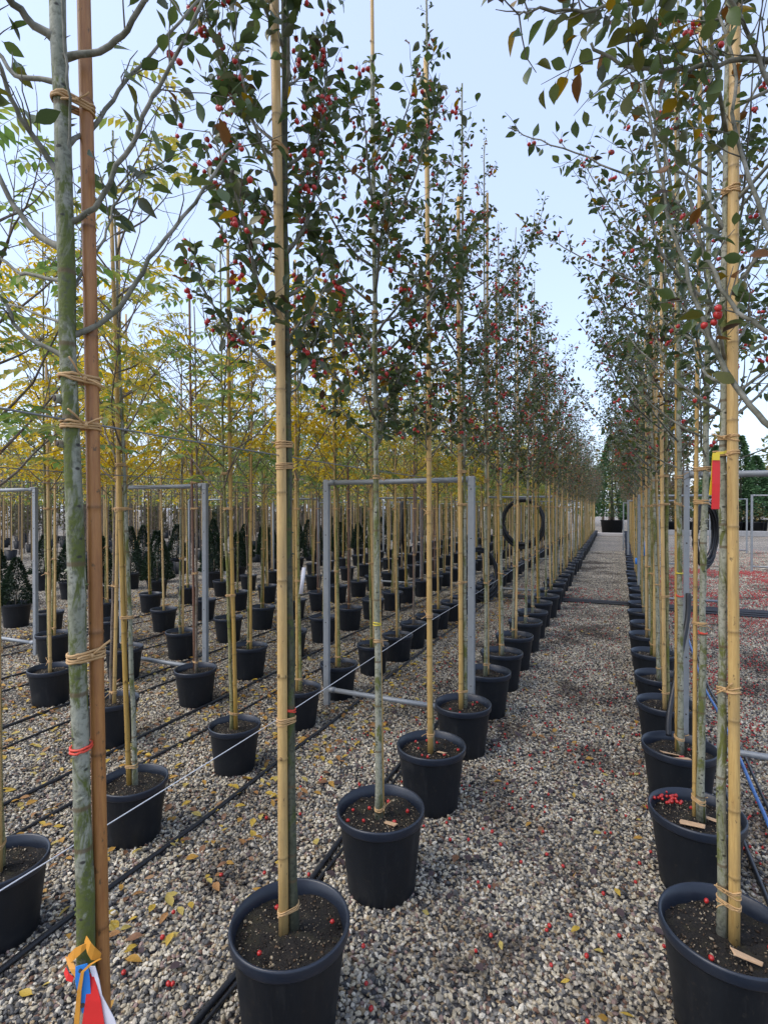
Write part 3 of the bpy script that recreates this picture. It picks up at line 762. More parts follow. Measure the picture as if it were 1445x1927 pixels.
# ------------------------------------------------------------------ the berry trees further along the two aisle rows (shared meshes)
def far_kind(seed, H, lo, **kw):
    r = random.Random(seed); tr, sr = (.0158, .005), (r.uniform(.0125, .016), .011); d = tr[0] + sr[0] + .002
    tp = [q + Vector((-d / 2, 0, 0)) for q in trunk_path(r, H)]
    bm = r.choice((M_BARK, M_BARK, M_BARK_YL)); L = r.uniform(3.6, 4.4) if not lo else r.uniform(2.6, 4.0)
    sm, sp_ = stake_mesh(L, sr[0], sr[1], M_BAMBOO, r, n=8)
    for vtx in sm.vertices: vtx.co.x += d / 2
    sp_ = [q + Vector((d / 2, 0, 0)) for q in sp_]
    cr = berry_crown(r, tp, H, **kw)
    ties = []
    for z in (.42, 1.1, 1.75, 1.95):
        t = (z - .3) / (H - .3)
        ties.append(tie_mesh(at_height(tp, z), (tr[0] + (tr[1] - tr[0]) * t) * 1.06, at_height(sp_, z), sr[0], z, r, 3))
    return dict(trunk=trunk_mesh(tp, tr[0], tr[1], bm, 8, 6, r), stake=sm, ties=ties, crown=crown_mesh(cr, lo, M_TWIG))
MIDB = [far_kind(250 + i, 4.2 + .15 * i, False, z0=1.95, nb=24, step=.027, twigs=9, berries=.12, turn=.2, width=.95, zt=3.3 + .1 * i, leaf=.05) for i in range(3)]
MID = [far_kind(200 + i, 4.3 + .15 * i, False, z0=2.0, nb=29, step=.021, twigs=9, berries=.27, turn=.18, width=.76, zt=2.95 + .12 * i, leaf=.048) for i in range(4)]
FAR = [far_kind(300 + i, 4.1 + .15 * i, True, z0=1.95, nb=24, step=.036, twigs=7, berries=.18, turn=.25, width=.92, leaf=.060) for i in range(4)]
BARE = [far_kind(400 + i, 3.7 + .12 * i, True, z0=1.95, nb=22, step=.075, twigs=8, berries=.05, turn=.4, width=.85, leaf=.055) for i in range(3)]
def place(kind, u, v, label, group, near, i, tilt=(0, 0), n_ties=4, scale=1.0, name='potted_tree', ps=1.0):
    rz = RNG.uniform(0, 6.28); root = empty(name, (u, v, 0), rz); tag(root, label, 'tree', group)
    rot = tilt_local(rz, *tilt)
    pot_parts(root, near, i, ps)
    obj('trunk', kind['trunk'], root, rot=rot); obj('bamboo_stake', kind['stake'], root, rot=rot)
    for t in kind['ties'][:n_ties]: obj('tie', t, root, rot=rot)
    if kind.get('crown'):
        o = obj('crown', kind['crown'], root, rot=rot); o.scale = (1, 1, scale)
    return root
def rowtrees(U, v0, n, side, start):
    for k in range(n):
        v = v0 + SPC * k + RNG.gauss(0, .03); i = start + k; dU = (.019 * max(0, v - 5)) if U > 0 else 0
        if i <= 20: lab = f'berry tree {side}, {ORD[i]} pot along'
        else: lab = f'berry tree beyond the twentieth pot of the row {side}'
        kind = RNG.choice(MID if U < 0 else MIDB) if v < 9.5 else RNG.choice(FAR) if v < 19 else RNG.choice(BARE)
        place(kind, U + dU + RNG.gauss(0, .012), v, lab, 'berry trees ' + side, v < 8, i, (RNG.gauss(0, .011), RNG.gauss(0, .009)), 4 if v < 16 else 2, RNG.uniform(.96, 1.04))
rowtrees(UA, VA0 + SPC * 5, 44, 'on the metal-frame side of the aisle', 6)
rowtrees(UB, 2.015 + 2.13, 44, 'on the open-yard side of the aisle', 5)

# ------------------------------------------------------------------ feather-leaved trees filling the rows beyond the first frame
PAL = {'yellow': [(.56, .40, .03), (.48, .32, .025), (.60, .46, .05), (.44, .36, .05)],
       'mixed': [(.40, .34, .07), (.27, .29, .08), (.19, .24, .07), (.42, .35, .09)],
       'green': [(.14, .22, .06), (.20, .26, .07), (.11, .18, .05), (.27, .30, .08)]}
def pinnate(mb, p, d, L, r, pal, lo):
    d = Vector(d).normalized(); path = grow_path(p, d, L, 4, r, -.16, .06)
    if not lo: mb.tube(path, [.0014, .0012, .001, .0008, .0006], 3, False, 0)
    n = 7 if not lo else 5; s = .066 if not lo else .088
    for i in range(n):
        q, dd = along(path, .2 + .8 * i / (n - 1)); side = dd.cross(Vector((0, 0, 1)))
        side = side.normalized() if side.length > .05 else dd.orthogonal().normalized()
        for sg in (-1, 1):
            ld = (side * sg + dd * .35 + Vector((0, 0, r.uniform(-.5, -.05)))).normalized()
            c_ = r.choice(pal); k = r.uniform(.8, 1.2)
            put_leaf(mb, q, frame_of(ld, Vector((0, 0, 1)), r.gauss(0, .25), r), s * r.uniform(.8, 1.15), tuple(x * k for x in c_), True, 1)
    q, dd = along(path, 1.0); put_leaf(mb, q, frame_of(dd, Vector((0, 0, 1)), 0, r), s, r.choice(pal), True, 1)
def feather_kind(seed, H, pal, leaves, lo=False, bm=None, sm_m=None, two=False):
    r = random.Random(seed); tr, sr = (.0135, .005), (r.uniform(.0115, .0150), .010); d = tr[0] + sr[0] + .003
    tp = [q + Vector((-d / 2, 0, 0)) for q in trunk_path(r, H, .22, .012)]
    L = r.uniform(2.9, 3.9); sm, sp_ = stake_mesh(L, sr[0], sr[1], sm_m or M_BAMBOO, r, base=.21, n=8)
    for vtx in sm.vertices: vtx.co.x += d / 2
    sp_ = [q + Vector((d / 2, 0, 0)) for q in sp_]
    mb = MB(); az = r.uniform(0, 6); sides = 5 if not lo else 3
    nb = 15 if not lo else 9; tips = []
    for i in range(nb):
        z = 1.85 + (H - 2.2) * (i / nb) ** 1.1; az += 2.4 + r.gauss(0, .4)
        Lb = r.uniform(.55, 1.0) * (1.05 - .5 * (z - 1.85) / (H - 1.85)); el = math.radians(r.uniform(25, 55))
        p = grow_path(at_height(tp, z), Vector((math.cos(az) * math.cos(el), math.sin(az) * math.cos(el), math.sin(el))), Lb, 7, r, .10, .09)
        mb.tube(p, [.0060 * (1 - .12 * k) for k in range(8)], sides, False, 0); tips.append(p)
        for k in range(4 if not lo else 2):
            q, dd = along(p, r.uniform(.25, .95)); o = Quaternion(dd, r.uniform(0, 6.28)) @ dd.orthogonal().normalized()
            tw = grow_path(q, dd * .8 + o, r.uniform(.12, .35), 4, r, .12, .15); mb.tube(tw, [.0026, .0022, .0018, .0014, .001], 3, False, 0); tips.append(tw)
    tips.append([q for q in tp if q.z > H * .55])
    for i in range(leaves):
        tpth = r.choice(tips); q, dd = along(tpth, r.uniform(.3, 1.0)); a = r.uniform(0, 6.28)
        if q.z > 2.75 and r.random() < .2: q, dd = along(r.choice(tips[:12]), r.uniform(.2, .8))
        pinnate(mb, q, Vector((math.cos(a), math.sin(a), r.uniform(-.2, .5))), r.uniform(.20, .34), r, pal, lo)
    ties = [tie_mesh(at_height(tp, z), tr[0] * 1.05 * (1 - .16 * z), at_height(sp_, z), sr[0], z, r, 3) for z in (.37, 1.15, 1.72, 1.95)]
    return dict(trunk=trunk_mesh(tp, tr[0], tr[1], bm or M_BARK_YL, 8, 6, r), stake=sm, ties=ties, crown=mb.mesh('crown', [M_BARK_BR, M_PINN]))
FEA = [feather_kind(500, 3.6, PAL['yellow'], 72, bm=M_BARK_YL), feather_kind(501, 3.7, PAL['mixed'], 44, bm=M_BARK), feather_kind(502, 3.4, PAL['green'], 46, bm=M_BARK_YL),
       feather_kind(503, 3.5, PAL['mixed'], 46, bm=M_BARK_BR, sm_m=M_BAMBOO_BR), feather_kind(504, 3.6, PAL['yellow'], 44, bm=M_BARK_BR), feather_kind(505, 3.7, PAL['green'], 42, bm=M_BARK_YL), feather_kind(506, 4.3, PAL['yellow'], 115, bm=M_BARK_YL), feather_kind(507, 4.1, PAL['mixed'], 95, bm=M_BARK_YL)]
FEA_LO = [feather_kind(600, 3.9, PAL['yellow'], 44, True), feather_kind(601, 3.7, PAL['mixed'], 40, True, M_BARK_BR), feather_kind(602, 3.9, PAL['green'], 36, True), feather_kind(603, 3.7, PAL['mixed'], 32, True, M_BARK)]
ROWS = [(-2.25, [1.30, 2.00, 2.77, 3.54, 4.21, 4.95] + [5.5 + .56 * k for k in range(46)], 'row beside the aisle trees'),
        (-3.40, [2.73, 3.56, 4.33] + [5.1 + .76 * k for k in range(38)], 'second row from the aisle trees'),
        (-4.52, [3.06, 3.80, 4.58, 5.40] + [6.12 + .76 * k for k in range(36)], 'third row from the aisle trees'),
        (-5.75, [3.9 + .80 * k for k in range(36)], 'fourth row from the aisle trees'),
        (-6.98, [4.7 + .85 * k for k in range(32)], 'fifth row from the aisle trees')]
# what the photograph shows of the nearest ones: kind, tilt to the right
SPECIAL = {(3, 0): (7, 0.), (3, 1): (6, 0.), (4, 0): (6, 0.), (4, 1): (7, .0), (0, 0): (2, .0), (0, 1): (1, -.028), (0, 2): (2, -.012), (0, 3): (0, -.004), (0, 4): (0, -.01), (1, 0): (4, .012), (1, 1): (3, -.012), (2, 0): (6, -.004), (2, 2): (1, .0)}
LOOKS = ['yellow leaves', 'yellow-green leaves', 'green leaves', 'dark brown stake', 'sparse yellow leaves', 'thin green crown', 'dense yellow crown', 'dense yellow-green crown']
SEEN = {}
for ri, (U, vs, rowname) in enumerate(ROWS):
    for k, v in enumerate(vs):
        uu = U + RNG.gauss(0, .02); vv = v + RNG.gauss(0, .015)
        q = pixel((uu, vv, .2)); 
        if not (-160 < q[0] < 1500): continue
        near = q[2] < 7.5; ki, tl = SPECIAL.get((ri, k), (RNG.randrange(6), RNG.gauss(0, .010)))
        kind = FEA[ki] if q[2] < 11 else RNG.choice(FEA_LO)
        if k < 14: lab = f'tree with {LOOKS[ki]}, {ORD[k + 1]} pot in the {rowname}' if q[2] < 11 else f'feather-leaved tree, {ORD[k + 1]} pot in the {rowname}'
        else: lab = f'feather-leaved tree far along the {rowname}'
        place(kind, uu, vv, lab, 'feather-leaved trees, ' + rowname, near, k, (tl, RNG.gauss(0, .008)), 4 if q[2] < 12 else 1, RNG.uniform(.96, 1.05), ps=.85 if ri == 0 else .9)

# ------------------------------------------------------------------ galvanised frames
def frame(u0, u1, v, label, h=1.97, thick=.026, twist=0):
    root = empty('metal_frame', ((u0 + u1) / 2, v, 0)); tag(root, label, 'frame', 'galvanised frames'); w = (u1 - u0) / 2
    for sx in (-1, 1):
        mb = MB(); mb.box((sx * w, 0, h / 2), (thick * 2, thick * 1.5, h)); o = mb.build('post', M_GALV, root, False)
        bv = o.modifiers.new('bevel', 'BEVEL'); bv.width = .004; bv.segments = 2
        for k in range(5):
            m2 = MB(); z = .35 + .38 * k; m2.tube([(sx * w, -thick * .75 - .002, z), (sx * w, -thick * .75 + .004, z)], .005, 8); m2.build('bolt_hole', M_DARKHOLE, o, False)
    for nm, z in (('top_bar', h - .025), ('bottom_bar', .145)):
        mb = MB(); mb.tube([(-w + thick, 0, z), (0, 0, z - .004), (w - thick, 0, z)], .021, 12); o = mb.build(nm, M_GALV, root)
        for sx in (-1, 1):
            m2 = MB(); m2.tube([(sx * (w - thick), 0, z), (sx * (w - thick - .055), 0, z)], .0255, 12); m2.build('clamp', M_GALV, o)
frame(-2.27, -.99, 3.98, 'galvanised frame beside the aisle, near its start')
frame(-4.80, -3.66, 4.02, 'galvanised frame between the second and third feather-leaved rows')
frame(-7.40, -6.16, 3.98, 'galvanised frame reaching past the fourth feather-leaved row', )
frame(.46, 1.76, 4.0, 'galvanised frame at the yard side of the aisle with a hose on its post', thick=.017)
for vi, vv in enumerate((10.4, 17.0, 23.6)):
    where = ('second', 'third', 'fourth')[vi]
    for (a, b_, nm) in ((-2.27, -.99, 'beside the aisle trees'), (-4.80, -3.66, 'between the feather-leaved rows'), (-7.40, -6.16, 'past the fourth feather-leaved row'), (.46, 1.76, 'at the open-yard side of the aisle'), (-10.0, -8.8, 'among the clipped cones'), (3.5, 4.7, 'standing free in the open yard')):
        if nm.startswith('standing') and vi == 0: continue
        frame(a, b_, vv, f'galvanised frame {nm}, {where} line of frames', h=1.97 if a < 3 else 2.1)
for (a, vv, l_) in ((5.2, 20.5, 'leaning'), (6.2, 21.5, 'plain')):
    frame(a, a + 1.1, vv, f'free-standing galvanised frame at the far yard, {l_} one' if l_ == 'plain' else 'free-standing galvanised frame at the far yard near the planters', 2.1)

# ------------------------------------------------------------------ wires and pipes along the rows
def wire(u, z, v0, v1, m, rad, label, sag=.012):
    n = int((v1 - v0) / .6) + 2; mb = MB()
    mb.tube([(u + RNG.gauss(0, .003), v0 + (v1 - v0) * i / (n - 1), z - sag * math.sin(math.pi * ((v0 + (v1 - v0) * i / (n - 1)) % 3.2) / 3.2)) for i in range(n)], rad, 5)
    tag(mb.build('support_wire', m), label, 'wire', 'support wires')
wire(UA - .045, 1.905, -.8, 10.4, M_WIRE, .0022, 'dark upper wire tied to the stakes of the tagged tree\'s row')
wire(UA - .10, 1.005, -.8, 10.4, M_WIRE_W, .0014, 'pale lower cord strung along the tagged tree\'s row')
for ri, (U, vs, rowname) in enumerate(ROWS):
    wire(U - .05, 1.90, 1.0, 24, M_WIRE, .0025, f'dark wire tied to the trees of the {rowname}')
wire(UB + .05, 1.905, .5, 24, M_WIRE, .0022, 'dark wire along the yard-side aisle trees')
def pipe(pts_, rad, m, label, name='irrigation_pipe', cat='pipe', n=8, group=None):
    w = [Vector(p) for p in pts_]; sm_ = []
    for i in range(len(w) - 1):
        for k in range(6):
            t = k / 6; p0 = w[max(i - 1, 0)]; p1 = w[i]; p2 = w[i + 1]; p3 = w[min(i + 2, len(w) - 1)]
            sm_.append(.5 * ((2 * p1) + (p2 - p0) * t + (2 * p0 - 5 * p1 + 4 * p2 - p3) * t * t + (3 * p1 - p0 - 3 * p2 + p3) * t ** 3))
    sm_.append(w[-1]); mb = MB(); mb.tube(sm_, rad, n)
    return tag(mb.build(name, m), label, cat, group)
def wavy(u, v0, v1, z, amp, step=.8):
    n = int((v1 - v0) / step) + 2
    return [(u + RNG.gauss(0, amp), v0 + (v1 - v0) * i / (n - 1), z) for i in range(n)]
pipe(wavy(UA - .31, .3, 26, .022, .012), .0125, M_HOSE, 'black irrigation pipe on the gravel behind the aisle pots')
pipe(wavy(UA - .275, .3, 26, .018, .012), .008, M_HOSE, 'thin black irrigation pipe beside the thicker one behind the aisle pots')
for ri, (U, vs, rowname) in enumerate(ROWS):
    pipe(wavy(U + .20, -1.0, 26, .020, .014), .012, M_HOSE, f'black irrigation pipe on the gravel along the {rowname}')
    if ri: pipe(wavy(U + .55, 1.0, 20, .018, .03), .010, M_HOSE, f'thin black pipe lying between pots near the {rowname}')
pipe(wavy(UB + .27, 1.0, 26, .020, .015), .011, M_HOSE, 'black irrigation pipe behind the yard-side aisle pots')
bl = [px(x, y, F_PX * CAM_H / (y - HZ) * .986) for x, y in ((1283, 1160), (1300, 1215), (1325, 1290), (1352, 1340), (1390, 1420), (1420, 1490), (1445, 1545), (1475, 1620))]
pipe([(p.x, p.y, .024) for p in bl], .011, M_HOSE_B, 'blue hose running over the gravel past the yard-side pots', 'blue_hose', 'hose')
pipe([(p.x + .035, p.y - .01, .022) for p in bl], .009, M_HOSE, 'black hose lying beside the blue hose', 'black_hose', 'hose')
pipe([(.47, 3.97, 1.16), (.46, 3.93, 1.0), (.40, 3.80, .75), (.33, 3.62, .48), (.32, 3.56, .35)], .016, M_HOSE, 'black hose hanging from the yard-side frame post down to a pot', 'hanging_hose', 'hose')
for k in range(5):
    pipe([(-2.6 + .8 * i, 10.1 + .05 * k + RNG.gauss(0, .012), .026 + .02 * (k % 2)) for i in range(8)], .020, M_HOSE, 'black hose of the bundle laid across the aisle', 'ground_hose', 'hose', group='hoses across the aisle')
for k in range(4):
    pipe([(.62 + .8 * i, 9.9 + .06 * k - .03 * i + RNG.gauss(0, .02), .026 + .02 * (k % 2)) for i in range(9)], .020, M_HOSE, 'black hose of the bundle laid across the open yard', 'ground_hose', 'hose', group='hoses across the yard')

def coil(c, R, n, label, nrm=(0, -1, 0), thick=.0135, squash=1.15, seed=1):
    r = random.Random(seed); mb = MB(); nrm = Vector(nrm).normalized(); s = nrm.cross(Vector((0, 0, 1))).normalized(); up = s.cross(nrm); path = []
    for k in range(n):
        rr = R * r.uniform(.84, 1.02); oz = r.gauss(0, .022); cz = r.gauss(0, .02)
        for j in range(26):
            a = 2 * math.pi * j / 26
            path.append(Vector(c) + s * math.cos(a) * rr + up * (math.sin(a) * rr * squash - (rr - R) * .9 + cz) + nrm * (oz + .006 * math.sin(3 * a + k)))
    mb.tube(path, thick, 6); tag(mb.build('hose_coil', M_HOSE), label, 'hose coil', None)
coil((-1.56, 10.32, 1.42), .42, 17, 'black hose coil hung from the frame bar beside the aisle', seed=3)
coil((-2.20, 9.55, .52), .40, 13, 'black hose coil leaning low against the frame post', (.75, -.6, .25), seed=4)
coil((-4.0, 10.3, 1.36), .34, 16, 'narrow black hose bundle hung between the feather-leaved rows', (.93, .32, 0), squash=1.55, seed=5)
coil((1.44, 10.2, 1.25), .36, 24, 'big tangled black hose coil on the yard-side frame', (.75, -.5, 0), squash=1.5, seed=6)
pipe([(1.46, 10.2, .75), (1.35, 10.1, .40), (1.15, 9.95, .15), (.95, 9.9, .03)], .012, M_HOSE, 'loose hose end trailing from the tangled coil', 'hose_tail', 'hose')

# ------------------------------------------------------------------ clipped yew cones
def yew_mesh(seed, H=1.15, R=.25):
    r = random.Random(seed); mb = MB()
    mb.tube([(0, 0, .28), (0, 0, H * .8)], [.02, .006], 6, True, 1)
    for i in range(2600):
        z = r.random() ** 1.5; a = r.uniform(0, 6.28); rad = R * (1 - z) ** .85 * (1 + .10 * math.sin(5 * a + 9 * z + seed)) * r.uniform(.72, 1.05) + .012
        p = Vector((rad * math.cos(a), rad * math.sin(a), .36 + z * H + r.gauss(0, .01)))
        d = Vector((math.cos(a), math.sin(a), r.uniform(0, 1.2))); k = r.uniform(.6, 1.4)
        put_leaf(mb, p, frame_of(d, Vector((r.gauss(0, .5), r.gauss(0, .5), 1)), r.uniform(-1, 1), r), r.uniform(.035, .06), (.012 * k, .030 * k, .011 * k), True, 0)
    return mb.mesh('foliage', [M_YEW, M_BARK_BR])
YEWS = [yew_mesh(s, .74 + .10 * s) for s in range(3)]
ci_ = 0
for ri, U in enumerate((-8.0, -9.4, -10.9)):
    for k in range(13):
        v = 4.9 + ri * .6 + k * 1.25 + RNG.gauss(0, .12); q = pixel((U, v, .3))
        if not (-60 < q[0] < 760): continue
        root = empty('yew_cone', (U + RNG.gauss(0, .06), v, 0), RNG.uniform(0, 6.28)); s = RNG.uniform(.85, 1.15)
        tag(root, f'dark clipped yew cone in black pot, {ORD[ri + 1]} row beyond the feather-leaved trees', 'yew', f'clipped yew cones, {ORD[ri + 1]} row')
        pot_parts(root, False, k); o = obj('foliage', YEWS[RNG.randrange(3)], root); o.scale = (s, s, s); o.location.z = .3 * (1 - s)

# ------------------------------------------------------------------ more nursery rows far behind, and the wood at the horizon
mb = MB(); r = random.Random(77)
for i in range(640):
    U = -r.uniform(8.2, 30); v = r.uniform(9, 38); q = pixel((U, v, 1))
    if not (-150 < q[0] < 1100): continue
    H = r.uniform(3.0, 4.3); 
    mb.tube([(U, v, 0), (U + r.gauss(0, .04), v, H)], [.022, .012], 4, False, 0)
    if i % 3 == 0: mb.tube([(U + .05, v, 0), (U + .05, v, H * .8)], .016, 4, False, 1)
    for k in range(7):
        a = r.uniform(0, 6.28); z = r.uniform(1.8, H)
        mb.tube([(U, v, z), (U + math.cos(a) * .4, v + math.sin(a) * .4, z + .6)], [.008, .004], 3, False, 0)
    pal = PAL[r.choice(('yellow', 'mixed', 'green', 'mixed'))]
    for k in range(52):
        a = r.uniform(0, 6.28); q_ = Vector((U + math.cos(a) * r.uniform(.05, .6), v + math.sin(a) * r.uniform(.05, .6), r.uniform(1.9, H + .4)))
        put_leaf(mb, q_, frame_of(Vector((r.gauss(0, 1), r.gauss(0, 1), r.gauss(-.2, .5))), Vector((0, 0, 1)), r.uniform(-1, 1), r), r.uniform(.09, .17), r.choice(pal), True, 2)
    if i % 2: mb.lathe([(.14, .0), (.19, .34), (.17, .34)], 8, 3); 
    if i % 2:
        for t in range(24): mb.v[-1 - t] = (mb.v[-1 - t][0] + U, mb.v[-1 - t][1] + v, mb.v[-1 - t][2])
tag(mb.build('far_nursery_trees', [M_BARK_BR, M_BAMBOO, M_PINN, M_POT]), 'distant mass of staked yellow-green nursery trees behind the yew cones', 'trees', kind='stuff')
def clump_wood(name, label, n, ang, dist, hgt, cols, seed, size):
    mb = MB(); r = random.Random(seed)
    for i in range(n):
        a = math.radians(r.uniform(*ang)); D = r.uniform(*dist); c = Vector((math.sin(a) * D, math.cos(a) * D, 0)); H = r.uniform(*hgt)
        mb.tube([c, c + Vector((r.gauss(0, .3), 0, H * .9))], [.14, .04], 5, False, 0)
        for k in range(5):
            aa = r.uniform(0, 6.28); mb.tube([c + Vector((0, 0, H * r.uniform(.3, .7))), c + Vector((math.cos(aa) * H * .2, math.sin(aa) * H * .2, H * r.uniform(.6, .95)))], [.06, .02], 3, False, 0)
        pal = r.choice(cols)
        for k in range(170):
            z = r.uniform(.18, 1.0); w = H * .24 * math.sin(math.pi * min(1, z * .85 + .12)) + .15; aa = r.uniform(0, 6.28); q = w * math.sqrt(r.random())
            kk = r.uniform(.7, 1.25)
            put_leaf(mb, c + Vector((math.cos(aa) * q, math.sin(aa) * q, z * H)), frame_of(Vector((r.gauss(0, 1), r.gauss(0, 1), r.gauss(0, .7))), Vector((0, 0, 1)), r.uniform(-1, 1), r), r.uniform(*size), tuple(x * kk for x in pal), True, 1)
    return tag(mb.build(name, [M_BARK_BR, M_PINN]), label, 'trees', kind='stuff')
clump_wood('far_wood', 'hazy yellow-green wood along the horizon', 150, (-72, 24), (46, 75), (6, 9), [(.20, .19, .05), (.12, .14, .05), (.26, .21, .05), (.09, .11, .045), (.15, .12, .06)], 5, (.35, .7))

clump_wood('far_hedge', 'dark low evergreens far behind the nursery rows', 150, (-74, -4), (34, 44), (1.4, 2.6), [(.05, .065, .03), (.09, .09, .035), (.12, .12, .04)], 15, (.16, .34))
# ------------------------------------------------------------------ conifers and planters at the end of the aisle
def conifer(u, v, H, R, label, seed, potr=.7, poth=.95):
    r = random.Random(seed); root = empty('conifer', (u, v, 0)); tag(root, label, 'conifer', 'potted conifers at the far end')
    mb = MB(); mb.lathe([(0, .01), (potr * .86, .01), (potr, poth - .06), (potr * 1.04, poth - .05), (potr * 1.04, poth), (potr * .95, poth), (potr * .93, poth - .08), (0, poth - .07)], 28); mb.build('pot', M_POT, root)
    mb = MB(); mb.tube([(0, 0, poth - .1), (0, 0, H * .95)], [.10, .015], 8); mb.build('trunk', M_BARK_BR, root)
    mb = MB()
    for i in range(7600):
        z = r.random() ** 1.25; a = r.uniform(0, 6.28); rad = R * (1 - z) ** .8 * (1 + .16 * math.sin(7 * a + 23 * z)) * (1 + .12 * math.sin(z * 44)) * r.uniform(.45, 1.08)
        p = Vector((rad * math.cos(a), rad * math.sin(a), poth + .25 + z * (H - poth - .25))); k = r.uniform(.55, 1.45)
        put_leaf(mb, p, frame_of(Vector((math.cos(a), math.sin(a), r.uniform(-.2, .6))), Vector((r.gauss(0, .5), r.gauss(0, .5), 1)), r.uniform(-1, 1), r), r.uniform(.14, .27), (.085 * k, .17 * k, .07 * k), True, 0)
    mb.build('foliage', M_YEW, root)
conifer(.05, 38.0, 6.6, 1.7, 'tall dark green conifer in black tub closing the end of the aisle', 1)
conifer(1.5, 40.5, 4.6, .8, 'small dark conifer beside the tall one at the aisle end', 2, .45, .7)
for i, (u_, v_, h_) in enumerate(((6.4, 41, 5.9), (8.0, 42, 6.6), (9.3, 44, 5.4))):
    conifer(u_, v_, h_, 1.25, ('dark green conifer behind the open yard, next to the aisle rows', 'tallest dark conifer behind the open yard', 'dark conifer behind the open yard frames')[i], 11 + i)
mb = MB(); mb.box((.02, 35.6, .10), (1.7, .55, .20)); o = tag(mb.build('concrete_kerb', M_CONC, None, False), 'pale concrete kerb across the end of the aisle', 'kerb')
o.modifiers.new('bevel', 'BEVEL').width = .02
mb = MB(); mb.box((11.2, 38.5, .17), (20, .4, .34)); o = tag(mb.build('yard_kerb', M_KERB, None, False), 'long grey kerb along the back of the open yard', 'kerb')
o.modifiers.new('bevel', 'BEVEL').width = .02
for k in range(9):
    u_ = 2.6 + k * 1.15; root = empty('planter', (u_, 39.6 + RNG.gauss(0, .2), 0)); tag(root, 'dark tub with low shrub behind the yard kerb', 'planter', 'tubs behind the yard kerb')
    mb = MB(); mb.lathe([(0, .01), (.40, .01), (.48, .80), (.51, .82), (.51, .88), (.46, .88), (.45, .80), (0, .80)], 20); mb.build('tub', M_POT, root)
    mb = MB(); r = random.Random(900 + k)
    for i in range(420):
        a = r.uniform(0, 6.28); q = .6 * math.sqrt(r.random()); z = .85 + r.random() * (1.3 - q)
        kk = r.uniform(.6, 1.4); col_ = r.choice([(.03, .055, .025), (.05, .06, .03), (.16, .12, .04)])
        put_leaf(mb, (q * math.cos(a), q * math.sin(a), z), frame_of(Vector((r.gauss(0, 1), r.gauss(0, 1), .3)), Vector((0, 0, 1)), r.uniform(-1, 1), r), r.uniform(.1, .2), tuple(x * kk for x in col_), True, 0)
    mb.build('shrub', M_YEW, root)
clump_wood('yard_wood', 'thin autumn trees on the horizon behind the open yard', 26, (3, 22), (52, 70), (4, 6.5), [(.16, .13, .06), (.22, .15, .05), (.08, .10, .045)], 8, (.3, .55))

# ------------------------------------------------------------------ tags on the stakes
def strip(mb, path, w, wd, mi=0, th=.0008):
    path = [Vector(p) for p in path]; wd = Vector(wd).normalized(); vs = []
    for i, p in enumerate(path):
        t = (path[min(i + 1, len(path) - 1)] - path[max(i - 1, 0)]).normalized(); n = t.cross(wd).normalized() * th
        ww = (w[i] if hasattr(w, '__len__') else w) / 2
        vs += [p - wd * ww - n, p + wd * ww - n, p + wd * ww + n, p - wd * ww + n]
    fs = []
    for i in range(len(path) - 1):
        for j in range(4): fs.append((i * 4 + j, i * 4 + (j + 1) % 4, i * 4 + 4 + (j + 1) % 4, i * 4 + 4 + j))
    fs += [(3, 2, 1, 0), tuple(len(vs) - 4 + j for j in range(4))]; mb.add(vs, fs, mi)
RIGHT = Vector((CS, SN, 0)); TOCAM = Vector((SN, -CS, 0))
YT = Y0 - .035
def P(x, y, dY=0): return px(x, y, YT + dY)
root = empty('tag_bundle', P(160, 1840)); tag(root, 'bundle of orange, blue and red-and-white plastic tags tied to the leafless tree', 'tags')
iv = Matrix.Translation(root.location).inverted()
def child(mb, nm, m):
    mb.v = [tuple(iv @ Vector(q)) for q in mb.v]; return mb.build(nm, m, root, False)
mb = MB()
strip(mb, [P(124, 1812, .0), P(136, 1802, -.012), P(150, 1792, -.016), P(162, 1783, -.012)], [.020, .026, .018, .010], (RIGHT * .15 + Vector((0, 0, 1))))
strip(mb, [P(158, 1772, -.01), P(165, 1790, -.018), P(172, 1800, -.016), P(186, 1806, -.006)], [.012, .022, .026, .014], (RIGHT * .3 + Vector((0, 0, 1))))
strip(mb, [P(125, 1806, -.002), P(134, 1830, -.014), P(142, 1845, -.018)], [.012, .014, .008], RIGHT)
strip(mb, [P(186, 1810, -.012), P(168, 1820, -.022), P(152, 1835, -.024), P(146, 1870, -.024), P(141, 1927, -.022), P(138, 1960, -.02)], [.005, .006, .006, .008, .010, .010], RIGHT)
child(mb, 'orange_ribbon', M_ORANGE)
mb = MB(); strip(mb, [P(150, 1822, -.018), P(152, 1850, -.019), P(157, 1885, -.018), P(157, 1912, -.018)], [.024, .029, .024, .012], (RIGHT + Vector((0, 0, .28)))); child(mb, 'blue_label', M_BLUE)
mb = MB(); mb.tube([P(148, 1833, -.0215), P(148, 1833, -.0195)], .0036, 10); mb.tube([P(152, 1899, -.0215), P(152, 1899, -.0195)], .0040, 10); child(mb, 'punched_hole', M_DARKHOLE)
mb = MB(); strip(mb, [P(168, 1838, -.012), P(170, 1860, -.016), P(172, 1890, -.020), P(172, 1930, -.022), P(172, 1960, -.022)], [.010, .018, .030, .042, .050], RIGHT)
strip(mb, [P(119, 1832, .004), P(124, 1845, -.012), P(134, 1850, -.014)], [.012, .014, .01], (RIGHT * .3 + Vector((0, 0, 1)))); child(mb, 'red_tape', M_RED)
mb = MB(); strip(mb, [P(170, 1824, -.010), P(178, 1850, -.014), P(184, 1880, -.016), P(198, 1925, -.018), P(206, 1960, -.018)], [.012, .011, .010, .030, .036], RIGHT); child(mb, 'white_tape', M_WHITE)
